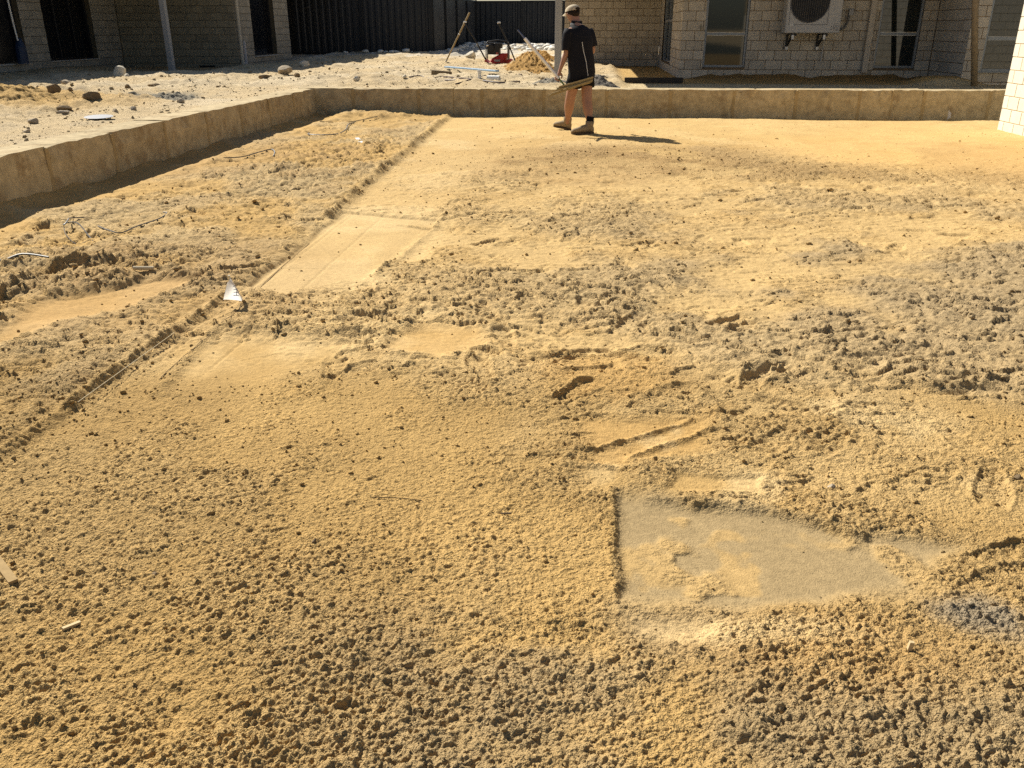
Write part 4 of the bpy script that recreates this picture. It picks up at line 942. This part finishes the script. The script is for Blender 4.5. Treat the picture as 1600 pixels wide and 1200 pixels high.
# plate compactor
PC = thing('plate_compactor', (-2.62, 25.4, 0.41), 'red plate compactor with black engine and raised black handles on the rubble', 'compactor')
RED = mat('red_paint', (0.42, 0.030, 0.015), 0.45, 0.4, noise=(20, 0.15)); BLK = mat('black_steel', (0.010, 0.010, 0.012), 0.45, 0.4)
g0 = ground_up(-2.6, 25.4) - 0.02
m = MB()
vs = []
for y_ in (25.15, 25.65):
    for x_, z_ in ((-2.98, 0.10), (-2.86, 0.0), (-2.36, 0.0), (-2.20, 0.13), (-2.28, 0.16), (-2.40, 0.05), (-2.84, 0.05), (-2.94, 0.15)): vs.append((x_, y_, g0 + z_))
m.add(vs, [tuple(range(7, -1, -1)), tuple(range(8, 16))] + [(i, (i + 1) % 8, 8 + (i + 1) % 8, 8 + i) for i in range(8)])
m.build('base_plate', RED, PC)
m = MB(); m.loft([((-2.60, 25.40, g0 + 0.05), (0.27, 0, 0), (0, 0.19, 0)), ((-2.58, 25.40, g0 + 0.16), (0.22, 0, 0), (0, 0.17, 0)), ((-2.42, 25.40, g0 + 0.30), (0.10, 0, 0), (0, 0.14, 0))], 4 * 4, power=4); m.build('exciter_housing', RED, PC)
eng = MB(); eng.box((-2.72, 25.40, g0 + 0.40), (0.34, 0.30, 0.26)); eng.loft([((-2.80, 25.24, g0 + 0.44), (0.11, 0, 0), (0, 0, 0.11)), ((-2.80, 25.20, g0 + 0.44), (0.10, 0, 0), (0, 0, 0.10))], 18); eng.box((-2.60, 25.38, g0 + 0.50), (0.22, 0.24, 0.14)); e_ = eng.build('engine', BLK, PC, bevel=0.015)
m = MB(); m.box((-2.78, 25.40, g0 + 0.555), (0.26, 0.24, 0.07)); m.build('fuel_tank', BLK, e_, bevel=0.02)
m = MB(); m.loft([((-2.62, 25.235, g0 + 0.30), (0.035, 0, 0), (0, 0, 0.035)), ((-2.62, 25.22, g0 + 0.30), (0.03, 0, 0), (0, 0, 0.03))], 14); m.build('pull_start', mat('red_cap', (0.45, 0.12, 0.10), 0.5, 0.3), e_)
m = MB(); m.tube([(-2.92, 25.2, g0 + 0.50), (-2.86, 25.2, g0 + 0.515)], 0.03, 8); m.build('muffler', mat('bright_steel', (0.6, 0.6, 0.58), 0.35, 0.5, metal=0.7), e_)
m = MB()
for y_ in (25.22, 25.58):
    m.tube([(-2.93, y_, g0 + 0.10), (-2.93, y_, g0 + 0.56), (-2.88, y_, g0 + 0.61), (-2.62, y_, g0 + 0.645), (-2.36, y_, g0 + 0.61), (-2.32, y_, g0 + 0.56), (-2.32, y_, g0 + 0.12)], 0.016, 8)
for x_ in (-2.90, -2.34): m.tube([(x_, 25.22, g0 + 0.585), (x_, 25.58, g0 + 0.585)], 0.016, 8)
m.build('roll_cage', BLK, PC)
for (b_, t_) in (((-2.93, 25.12, g0 + 0.14), (-3.50, 25.12, g0 + 1.09)), ((-2.16, 25.68, g0 + 0.10), (-2.62, 25.68, g0 + 1.08))):
    b_, t_ = Vector(b_), Vector(t_); mid = b_.lerp(t_, 0.45) + Vector((0.015, 0, 0))
    m = MB(); m.tube([b_, mid, t_], 0.020, 8); h_ = m.build('handle_bar', BLK, PC)
    m = MB(); m.tube([t_ - Vector((0.04, 0, -0.005)), t_ + Vector((0.05, 0, 0.01))], 0.022, 8); m.build('grip', WHITEP, h_)
    m = MB(); q = b_.lerp(t_, 0.42); m.box(q + Vector((0.0, -0.025, 0)), (0.025, 0.02, 0.025)); m.build('bolt', WHITEP, h_)
m = MB(); m.bbox((-2.76, 25.142, g0 + 0.045), (-2.58, 25.149, g0 + 0.095)) if False else m.box((-2.62, 25.205, g0 + 0.115), (0.16, 0.012, 0.05)); m.build('maker_plate', mat('grey_plate', (0.35, 0.33, 0.32), 0.5, 0.3), PC)
# long-handled shovel standing in the sand
SH = thing('shovel', (-4.10, 25.5, 0.43), 'long wooden-handled shovel standing tilted in the yard sand left of the compactor', 'shovel')
pb, pt_ = Vector((-4.09, 25.5, 0.50)), Vector((-3.41, 25.5, 1.735)); WOODH = mat('ash_handle', (0.33, 0.245, 0.12), 0.6, 0.3, noise=(25, 0.15))
m = MB(); m.tube([pb, pb.lerp(pt_, 0.5), pt_], [0.020, 0.022, 0.025], 8); m.build('handle', WOODH, SH)
m = MB(); m.tube([pb.lerp(pt_, 0.54), pb.lerp(pt_, 0.56)], 0.027, 8); m.build('label_band', WHITEP, SH)
m = MB(); q = (pt_ - pb).normalized(); sdv = Vector((0, 1, 0)); b0 = pb - q * 0.14
m.loft([(b0 - q * 0.08, sdv * 0.04, Vector((0.01, 0, 0.004))), (b0, sdv * 0.11, Vector((0.022, 0, 0.008))), (b0 + q * 0.10, sdv * 0.115, Vector((0.025, 0, 0.010))), (b0 + q * 0.15, sdv * 0.04, Vector((0.03, 0, 0.014)))], 14)
m.build('blade', mat('rusty_steel', (0.12, 0.085, 0.055), 0.7, 0.3, noise=(20, 0.3)), SH)

def heap(name, cu, cw, ru, rw, h, colr, label, cat, seed, n=110, lump=1.0, rot=0.0):
    """lumpy heap of loose material sitting on the yard"""
    a = np.linspace(-1, 1, n); A, B = np.meshgrid(a, a); q = np.hypot(A, B)
    c_, s_ = math.cos(rot), math.sin(rot); x0 = A * ru; y0 = B * rw; X = cu + x0 * c_ - y0 * s_; Y = cw + x0 * s_ + y0 * c_
    Xf, Yf = X.ravel(), Y.ravel(); n1 = fbm(Xf / 0.5, Yf / 0.5, 4, seed); n2 = fbm(Xf / 0.14, Yf / 0.14, 3, seed + 9)
    gz, _, _ = upper(Xf, Yf)
    prof = np.maximum(0, 1 - sstep(0.0, 1.0, q.ravel() + 0.22 * n1)) 
    Z = gz - 0.03 + prof * (h + 0.03) * (0.75 + 0.5 * n1) + prof ** 0.5 * lump * (0.11 * billow(Xf / 0.26, Yf / 0.26, 5, seed + 3, 0.68) - 0.035 + 0.2 * bubbles(Xf, Yf, 0.05, 0.3, seed + 4))
    C_ = np.array(colr)[None] * (1 + 0.12 * n1 + 0.15 * n2)[:, None]
    Vv = np.stack([Xf, Yf, Z], 1); qm = q.ravel()
    o = grid_mesh(name, Vv - np.array([cu, cw, 0.4]), n, n, C_, lambda c: np.hypot(c[:, 0] / ru, c[:, 1] / rw) < 1.08 if rot == 0 else np.ones(len(c), bool), SAND, closed=False)
    o.location = (cu, cw, 0.4); return tag(o, label, cat)
heap('sand_heap', -1.55, 22.6, 0.75, 3.1, 0.30, (0.42, 0.25, 0.085), 'orange lumpy heap of sand between the compactor and the grey verandah post', 'sand heap', 400, lump=2.2)
heap('sand_heap', -1.05, 20.0, 0.55, 1.0, 0.13, (0.42, 0.25, 0.085), 'low orange spill of sand just left of the man\'s hand', 'sand heap', 460, lump=2.0)
heap('sand_heap', -1.6, 27.2, 0.9, 1.4, 0.30, (0.43, 0.25, 0.08), 'smaller orange sand heap behind the compactor', 'sand heap', 430, lump=2.2)
heap('mortar_heap', 0.10, 15.55, 0.60, 0.42, 0.20, (0.23, 0.205, 0.17), 'grey damp mortar heap on the back wall to the right of the man', 'mortar heap', 410, lump=0.9)
heap('mortar_heap', -0.75, 15.9, 0.60, 0.45, 0.07, (0.27, 0.24, 0.19), 'thin grey spill of mortar on the back wall to the left of the man', 'mortar heap', 420, lump=0.8)
heap('rubble_heap', -6.15, 12.4, 0.85, 0.55, 0.07, (0.30, 0.265, 0.20), 'low grey heap of broken mortar on the left yard', 'rubble heap', 440, lump=1.2)
heap('sand_heap', -7.9, 11.35, 1.3, 0.75, 0.10, (0.52, 0.34, 0.13), 'low orange sand mound with dark stones at far left of the yard', 'sand heap', 450, lump=0.25)

# dark beam by the right house
BM_ = thing('beam', (1.15, 17.15, 0.37), 'dark straight beam lying on the golden sand before the right house', 'beam')
m = MB(); m.bbox((0.63, 17.10, 0.378), (1.72, 17.17, 0.475)); m.build('web', mat('dark_timber', (0.035, 0.028, 0.022), 0.7, 0.3, noise=(20, 0.2)), BM_, bevel=0.004)
# leaning prop at the right
PR = thing('prop_pole', (6.95, 16.75, 0.38), 'brown round prop pole leaning upright before the far right window', 'pole')
a_ = wp(1523, 131, 16.75); b_ = wp(1524.5, -130, 16.9); m = MB(); m.tube([a_ - Vector((0, 0, 0.05)), a_.lerp(b_, 0.5), b_], 0.055, 12); m.build('shaft', mat('prop_timber', (0.27, 0.205, 0.125), 0.7, 0.3, noise=(15, 0.2)), PR, smooth=True)

# pipes, hose, timber and blue plank behind the back wall
def on(x, y, dz=0.0):
    p = gp(x, y, HG); p.z = ground_up(p.x, p.y) + dz; return p
PV = mat('white_pvc', (0.75, 0.75, 0.72), 0.4, 0.4)
c0 = on(764, 127, 0.055); c1 = on(779, 127.5, 0.055)
PVO = thing('pvc_pipe', tuple(c0), 'short fat white plastic pipe lying on the yard behind the back wall', 'pipe')
dd = Vector((1, -0.25, 0)).normalized() * 0.12; m = MB(); mid = (c0 + c1) / 2; ring_in = [(mid - dd, 0.058), (mid + dd, 0.058)]
t_ = dd.normalized(); a1 = t_.cross(UPV).normalized(); b1 = a1.cross(t_)
m.loft([(mid + dd, a1 * 0.050, b1 * 0.050), (mid - dd, a1 * 0.050, b1 * 0.050), (mid - dd, a1 * 0.058, b1 * 0.058), (mid + dd, a1 * 0.058, b1 * 0.058), (mid + dd, a1 * 0.050, b1 * 0.050)], 20, cap=(False, False)); m.build('tube_wall', PV, PVO, smooth=False)
c0 = on(749.5, 131); PV2 = thing('pvc_stub', tuple(c0), 'upright slim white plastic pipe stub beside the fat white pipe', 'pipe')
m = MB(); m.tube([c0 - UPV * 0.03, c0 + UPV * 0.14], 0.030, 12); m.tube([c0 + UPV * 0.09, c0 + UPV * 0.145], 0.036, 12); m.build('tube_wall', PV, PV2)
p0, p1 = on(697, 113.5, 0.05), on(777, 121.5, 0.04)
BP = thing('blue_plank', tuple((p0 + p1) / 2), 'long pale blue plank lying across the yard behind the back wall', 'plank')
m = MB(); m.bar(p0, p1, 0.09, 0.03); m.build('board', mat('pale_blue_paint', (0.22, 0.36, 0.52), 0.5, 0.3, noise=(9, 0.25)), BP, bevel=0.004)
p0 = on(690, 119.5); TB = thing('timber_block', tuple(p0), 'rough brown timber block under the left end of the blue plank', 'timber')
m = MB(); m.box(p0 + Vector((0, 0, 0.05)), (0.42, 0.22, 0.11), Matrix.Rotation(0.2, 3, 'Z') @ Matrix.Rotation(0.08, 3, 'Y')); m.build('block', mat('rough_timber', (0.20, 0.15, 0.09), 0.9, 0.1, noise=(18, 0.3), bump=(60, 0.01)), TB, bevel=0.012)
HOSE = mat('brown_hose', (0.085, 0.055, 0.05), 0.6, 0.3)
for i, (pts, lab) in enumerate((([(640, 124), (656, 122), (672, 124), (700, 129), (725, 130), (745, 126), (765, 119), (790, 119), (815, 122)], 'brown irrigation hose looping behind the white plastic pipes'),
                                ([(660, 125.5), (690, 123), (715, 127), (735, 131), (712, 133)], 'second brown hose curl between timber block and white pipe stub'),
                                ([(755, 133), (780, 134.5), (800, 133.5), (812, 129)], 'dark curved hose end nearest the back wall edge'))):
    P3 = [on(x, y, 0.015) for x, y in pts]; SM = []
    for k in range(len(P3) - 1):
        for t_ in (0, 0.33, 0.66): 
            pa, pb_, pc, pd = P3[max(k-1, 0)], P3[k], P3[k+1], P3[min(k+2, len(P3)-1)]
            SM.append(0.5 * ((2 * pb_) + (pc - pa) * t_ + (2*pa - 5*pb_ + 4*pc - pd) * t_ * t_ + (3*pb_ - pa - 3*pc + pd) * t_ ** 3))
    SM.append(P3[-1]); H_ = MB().tube(SM, 0.014, 6).build('hose', HOSE, shift=tuple(P3[0])); H_.data.update(); tag(H_, lab, 'hose', 'irrigation hoses')
# stones: each one its own
ROCK = mat('rock', (0.40, 0.33, 0.24), 0.95, 0.1, noise=(14, 0.25), bump=(60, 0.01)); ROCKB = mat('brown_rock', (0.20, 0.145, 0.085), 0.95, 0.1, noise=(14, 0.3), bump=(60, 0.01)); ROCKW = mat('white_rock', (0.66, 0.60, 0.48), 0.95, 0.1, noise=(14, 0.15), bump=(60, 0.01))
def rock(x, y, size, material, label, seed, flat=0.7, zz=None, name='stone'):
    p = on(x, y) if zz is None else gp(x, y, 0)
    if zz is not None: p.z = ground_lo(p.x, p.y)
    bm = bmesh.new(); bmesh.ops.create_icosphere(bm, subdivisions=2, radius=1.0); rr_ = random.Random(seed); cuts = [(Vector((rr_.gauss(0, 1), rr_.gauss(0, 1), rr_.gauss(0, 1))).normalized(), rr_.uniform(0.45, 0.8)) for _ in range(7)]
    sx, sy = rr_.uniform(0.85, 1.2), rr_.uniform(0.7, 1.0)
    for v in bm.verts:
        for n_, d0 in cuts:
            e = v.co.dot(n_) - d0
            if e > 0: v.co -= n_ * e * 0.85
        v.co = Vector((v.co.x * size * sx, v.co.y * size * sy, v.co.z * size * flat)) + Vector((rr_.uniform(-1, 1), rr_.uniform(-1, 1), rr_.uniform(-1, 1))) * size * 0.05
    me = bpy.data.meshes.new(name); bm.to_mesh(me); bm.free(); me.materials.append(material)
    o = bpy.data.objects.new(name, me); o.location = p + Vector((0, 0, size * flat * 0.45)); o.rotation_euler.z = rr_.uniform(0, 6); col.objects.link(o); return tag(o, label, 'stone', 'stones on the sand')
rock(87, 156, 0.10, ROCKB, 'pointed brown stone atop the left edge of the orange mound', 1, 0.8)
rock(113, 156, 0.05, ROCKB, 'small brown stone between the two larger brown stones of the orange mound', 2)
rock(146, 163, 0.11, ROCKB, 'largest brown stone, on the right flank of the orange mound', 3, 0.7)
rock(100, 170, 0.11, ROCKB, 'flat brown stone low on the front of the orange mound', 4, 0.4)
rock(98, 177, 0.08, ROCK, 'flat pale slab of stone at the front foot of the orange mound', 5, 0.25)
rock(188, 120, 0.17, ROCKW, 'rounded cream boulder at the edge of the left house shadow', 6, 0.75)
rock(199, 121, 0.07, ROCKW, 'small cream stone touching the boulder at the shadow edge', 7)
rock(53, 195, 0.055, ROCK, 'small round stone near the left wall, nearest the left photo edge', 8, 0.75)
rock(43, 208, 0.045, ROCK, 'flat chip of stone just in front of the small round stone by the left wall', 9, 0.5)
rock(102, 132, 0.12, ROCK, 'grey stone half in sand beyond the orange mound', 10, 0.6)
rock(61, 140, 0.07, ROCKB, 'small dark stone beyond the orange mound near the left shadow edge', 11)
rock(201, 138, 0.08, ROCKB, 'dark brown clod between the cream boulder and the grey heap', 12)
rock(242, 137, 0.13, ROCKB, 'long flat dark stone behind the low grey rubble heap', 13, 0.3)
rock(447, 121, 0.16, ROCK, 'grey rounded stone in sun below the left house corner', 14, 0.75)
rock(465, 126, 0.07, ROCKB, 'small dark clod right of the grey rounded stone', 15)
rock(476, 106, 0.16, ROCKW, 'pale stone in the shade of the left house corner', 16, 0.7)
rock(443, 110, 0.14, ROCK, 'dim grey stone in house shade near the corner doorway', 17, 0.7)
rock(415, 128, 0.12, ROCKB, 'brown clod cluster in front of the left house patio', 18, 0.5)
rock(557, 130, 0.07, ROCKW, 'small cream stone near the wall corner', 19, 0.9)
rock(632, 124, 0.06, ROCKW, 'cream stone at the left end of the brown hose', 20, 0.8)
rock(735, 94, 0.20, ROCKW, 'large cream limestone lump between shovel and compactor', 21, 0.95)
rock(1397, 137, 0.045, ROCKW, 'small white block lying on the back wall below the right window', 22, 0.7)
rock(181, 178, 0.05, ROCK, 'grey pebble beyond the flat dark plate', 23); rock(209, 175, 0.05, ROCK, 'grey pebble right of the flat dark plate', 24); rock(283, 161, 0.06, ROCK, 'grey stone at the right foot of the grey rubble heap', 25)
rock(243, 902, 0.010, ROCKB, 'dark pebble on the sand in the left foreground', 26, 0.7, zz=0); rock(492, 852, 0.010, ROCKB, 'dark pebble on the sand left of the picture centre', 27, 0.9, zz=0); rock(1590, 752, 0.018, ROCKB, 'dark pebble on the sand at the right edge', 28, 0.6, zz=0); rock(1298, 765, 0.014, ROCK, 'grey pebble above the smooth grey sand patch', 29, 0.7, zz=0)
# flat dark plate near the left wall
p = on(155, 187, 0.02); m = MB(); m.loft([(p, Vector((0.13, 0.02, 0)), Vector((-0.02, 0.12, 0.0))), (p + UPV * 0.012, Vector((0.15, 0.02, 0.0)), Vector((-0.02, 0.14, 0.01)))], 14); o = m.build('lid', mat('dull_metal', (0.25, 0.25, 0.26), 0.35, 0.5, metal=0.5), shift=tuple(p)); tag(o, 'flat round grey lid lying on the sand near the left wall', 'lid')

# ------------------------------------------------------------------ things on the lower sand
def lo(x, y, dz=0.0):
    p = gp(x, y, 0); p.z = ground_lo(p.x, p.y) + dz; return p
# marker flag with wire
FW = thing('marker_flag', tuple(lo(386, 483)), 'small white marker flag with blue letters on a wire in the left sand', 'flag')
base = lo(386, 483); tip = wp(358, 432, base.y + 0.02); tipdir = tip - base
m = MB(); m.tube([base - UPV * 0.03, base.lerp(tip, 0.5), tip], 0.0022, 6); m.tube([tip, tip + Vector((0, 0, 0.006))], 0.006, 6); m.build('wire', mat('flag_wire', (0.5, 0.48, 0.4), 0.4, 0.5, metal=0.5), FW)
corner = wp(349, 468, base.y - 0.06); lowp = base.lerp(tip, 0.10); toppt = tip - UPV * 0.004; freet = wp(355, 442, base.y - 0.035)
def fl(s_, t_):
    """s along the wire from the top, t out to the free edge"""
    a = toppt.lerp(lowp, s_); b = freet.lerp(corner, s_); p_ = a.lerp(b, t_); return p_ + Vector((0.030, -0.02, 0.018)) * math.sin(math.pi * t_) * math.sin(math.pi * (0.15 + 0.75 * s_)) 
vs = [fl(i / 10, j / 8) for i in range(11) for j in range(9)]; fs = [(i*9+j, i*9+j+1, (i+1)*9+j+1, (i+1)*9+j) for i in range(10) for j in range(8)]
FLM = mat('flag_vinyl', (0.80, 0.80, 0.80), 0.5, 0.3)
nt_ = FLM.node_tree; tr_ = nt_.nodes.new('ShaderNodeBsdfTranslucent'); tr_.inputs['Color'].default_value = (0.85, 0.85, 0.83, 1); mx_ = nt_.nodes.new('ShaderNodeMixShader'); mx_.inputs[0].default_value = 0.55
nt_.links.new(nt_.nodes['Principled BSDF'].outputs[0], mx_.inputs[1]); nt_.links.new(tr_.outputs[0], mx_.inputs[2]); nt_.links.new(mx_.outputs[0], nt_.nodes['Material Output'].inputs['Surface'])
m = MB(); m.add(vs, fs); sheet = m.build('flag_sheet', FLM, FW, smooth=True)
tcu = bpy.data.curves.new('lettering', 'FONT'); tcu.body = 'HYT'; tcu.size = 1.0; tcu.resolution_u = 2; to = bpy.data.objects.new('lettering_tmp', tcu); col.objects.link(to)
tm = bpy.data.meshes.new_from_object(to.evaluated_get(bpy.context.evaluated_depsgraph_get())); bpy.data.objects.remove(to)
bm = bmesh.new(); bm.from_mesh(tm); bmesh.ops.triangulate(bm, faces=bm.faces); bmesh.ops.subdivide_edges(bm, edges=[e for e in bm.edges if e.calc_length() > 0.25], cuts=2)
xs = [v.co.x for v in bm.verts]; x0, x1 = min(xs), max(xs); camp = Vector((0, 0, CAM_H))
for v in bm.verts:
    s_ = 0.82 - 0.50 * (v.co.x - x0) / (x1 - x0); t_ = 0.62 - 0.36 * v.co.y / 0.72; p_ = fl(s_, t_)
    n_ = (fl(s_ + 0.01, t_) - fl(s_ - 0.01, t_)).cross(fl(s_, t_ + 0.01) - fl(s_, t_ - 0.01)).normalized(); n_ = n_ if n_.dot(camp - p_) > 0 else -n_
    v.co = p_ + n_ * 0.0012 - origin(FW)
lm = bpy.data.meshes.new('lettering'); bm.to_mesh(lm); bm.free(); lm.materials.append(mat('blue_ink', (0.03, 0.10, 0.28), 0.5, 0.3)); lo_ = bpy.data.objects.new('lettering', lm); lo_.parent = sheet; col.objects.link(lo_)
# far flag by the back wall
b2 = lo(1480, 186); F2 = thing('marker_flag', tuple(b2), 'tiny white marker flag at the foot of the back wall on the right', 'flag')
m = MB(); m.tube([b2 - UPV * 0.03, b2 + UPV * 0.17], 0.003, 5); m.build('wire', MATS['flag_wire'], F2)
m = MB(); m.add([b2 + Vector((0, 0, 0.17)), b2 + Vector((-0.012, -0.03, 0.02)), b2 + Vector((0.03, -0.05, 0.06)), b2 + Vector((0.035, -0.03, 0.12))], [(0, 1, 2, 3)]); m.build('flag_sheet', FLM, F2)
# bits of wire and twine in the trampled strip
def smooth_pts(P3, k=5):
    out = []
    for i in range(len(P3) - 1):
        pa, pb_, pc, pd = P3[max(i-1, 0)], P3[i], P3[i+1], P3[min(i+2, len(P3)-1)]
        for j in range(k):
            t_ = j / k; out.append(0.5 * ((2 * pb_) + (pc - pa) * t_ + (2*pa - 5*pb_ + 4*pc - pd) * t_ * t_ + (3*pb_ - pa - 3*pc + pd) * t_ ** 3))
    return out + [P3[-1]]
WIRE = mat('dull_wire', (0.10, 0.10, 0.10), 0.5, 0.4, metal=0.4); WIREG = mat('grey_wire', (0.10, 0.105, 0.11), 0.5, 0.4)
for pts, r_, mt, lab in (
    ([(146, 381, 0.0), (140, 374, 0.02), (126, 366, 0.05), (112, 363, 0.05), (102, 364, 0.04), (104, 367, 0.04), (110, 362, 0.05), (111, 354, 0.03), (125, 350, 0.01), (150, 345, 0.01), (170, 341, 0.0)], 0.004, WIRE, 'dark looped piece of wire standing out of the sand near the left wall'),
    ([(102, 365, 0.04), (105, 376, 0.02), (118, 382, 0.01), (135, 383, 0.004)], 0.0025, WIRE, 'thin trailing end of the looped wire near the left wall'),
    ([(155, 363, 0.01), (170, 369, 0.012), (190, 371, 0.012), (215, 362, 0.012), (250, 347, 0.012), (262, 341, 0.01), (256, 338, 0.012)], 0.0045, WIREG, 'long grey wire lying along the trampled strip'),
    ([(484, 210, 0.02), (482, 215, 0.02), (495, 217, 0.015), (525, 216, 0.015), (540, 207, 0.02), (545, 200, 0.02), (556, 192, 0.01)], 0.007, WIREG, 'bent grey wire near the corner of the walls'),
    ([(350, 252, 0.01), (380, 251, 0.01), (410, 243, 0.02), (425, 240, 0.03), (430, 245, 0.02), (428, 251, 0.01)], 0.006, WIREG, 'hooked grey wire beside the shadow of the left wall'),
    ([(500, 194, 0.01), (545, 193, 0.01), (590, 188, 0.01)], 0.006, WIREG, 'straight thin wire below the wall corner'),
    ([(0, 417, 0.01), (8, 422, 0.012), (40, 419, 0.012), (80, 420, 0.008)], 0.006, WIREG, 'pale wire at the left photo edge')):
    P3 = [lo(x, y, 0) for x, y, h in pts]
    zz_ = sum(p.z for p in P3) / len(P3)
    P3 = [Vector((p.x, p.y, p.z + h + r_)) for p, (x, y, h) in zip(P3, pts)]
    o = MB().tube(smooth_pts(P3), r_, 6).build('wire', mt, shift=tuple(P3[0])); tag(o, lab, 'wire', 'bits of wire in the trampled strip')
# set-out string lines along the edge of the strip
for pts, mt, lab in (([(-1.865, 2.75), (-1.862, 3.6)], mat('pale_string', (0.65, 0.55, 0.36), 0.8, 0.1), 'pale taut string line along the ridge of the trampled strip'), ([(-1.70, 3.05), (-1.715, 3.9), (-1.80, 4.5), (-1.86, 5.6)], mat('brown_string', (0.16, 0.11, 0.06), 0.8, 0.1), 'dark string line on the smooth sand right of the ridge')):
    P3 = []
    for (a, b), (c, d_) in zip(pts[:-1], pts[1:]):
        for k in range(14): t_ = k / 14; u_, w_ = a + (c - a) * t_, b + (d_ - b) * t_; P3.append(Vector((u_, w_, ground_lo(u_, w_) + 0.003)))
    if 'taut' in lab: P3 = [Vector((p.x, p.y, 0.036)) for p in P3]
    o = MB().tube(P3, 0.0014, 5).build('string_line', mt, shift=tuple(P3[0])); tag(o, lab, 'string', 'set-out string lines')
# pieces of plastic, a tube, sticks
p0, p1 = lo(211, 436, 0.014), lo(243, 434.5, 0.014); m = MB(); m.tube([p0, p1], 0.011, 10); o = m.build('pipe_offcut', mat('sandy_pvc', (0.55, 0.46, 0.31), 0.7, 0.2), shift=tuple(p0)); tag(o, 'short sandy pipe offcut lying in the left trampled strip', 'pipe')
p0, p1 = lo(100, 993, 0.006), lo(127, 979, 0.008); m = MB(); m.bar(p0, p1, 0.009, 0.006); o = m.build('stick', mat('pale_stick', (0.58, 0.45, 0.25), 0.8, 0.2), shift=tuple(p0)); tag(o, 'pale wood splinter on the sand in the lower left foreground', 'stick')
p0, p1 = lo(-6, 880, 0.008), lo(24, 921, 0.006); m = MB(); m.bar(p0, p1, 0.022, 0.008); o = m.build('wood_scrap', mat('sandy_wood', (0.36, 0.25, 0.12), 0.9, 0.1, noise=(40, 0.2)), shift=tuple(p0)); tag(o, 'flat sandy wood scrap at the left edge of the foreground', 'wood')
p0 = lo(783, 806, 0.004); p1 = lo(799, 808, 0.012); m = MB(); m.bar(p0, p1, 0.004, 0.004); o = m.build('stick', mat('dark_stick', (0.10, 0.07, 0.04), 0.8, 0.2), shift=tuple(p0)); tag(o, 'tiny dark twig left of the smooth grey sand patch', 'stick')
pts = [lo(x, y, 0.003) for x, y in ((578, 778), (600, 780), (630, 781), (660, 784))]; o = MB().tube(smooth_pts(pts), 0.0014, 5).build('twig', MATS['dark_stick'], shift=tuple(pts[0])); tag(o, 'thin dark twig lying on the foreground sand left of centre', 'twig')
p0, p1 = lo(558, 222, 0.01), lo(566, 231, 0.012); m = MB(); m.bar(p0, p1, 0.05, 0.006); o = m.build('plastic_scrap', mat('pale_plastic', (0.72, 0.72, 0.70), 0.4, 0.4), shift=tuple(p0)); tag(o, 'scrap of white plastic on the far trampled strip', 'plastic')
for x, y, h_, lab in ((1418, 1022, 0.022, 'tiny pale peg stuck in the sand at lower right'), (725, 178, 0.06, 'thin pale peg standing at the foot of the back wall')):
    p0 = lo(x, y); m = MB(); m.bar(p0 - UPV * 0.01, p0 + UPV * h_ + Vector((0.004, 0, 0)), 0.010, 0.008, up=(0, 1, 0)); o = m.build('peg', MATS['pale_stick'], shift=tuple(p0)); tag(o, lab, 'peg')
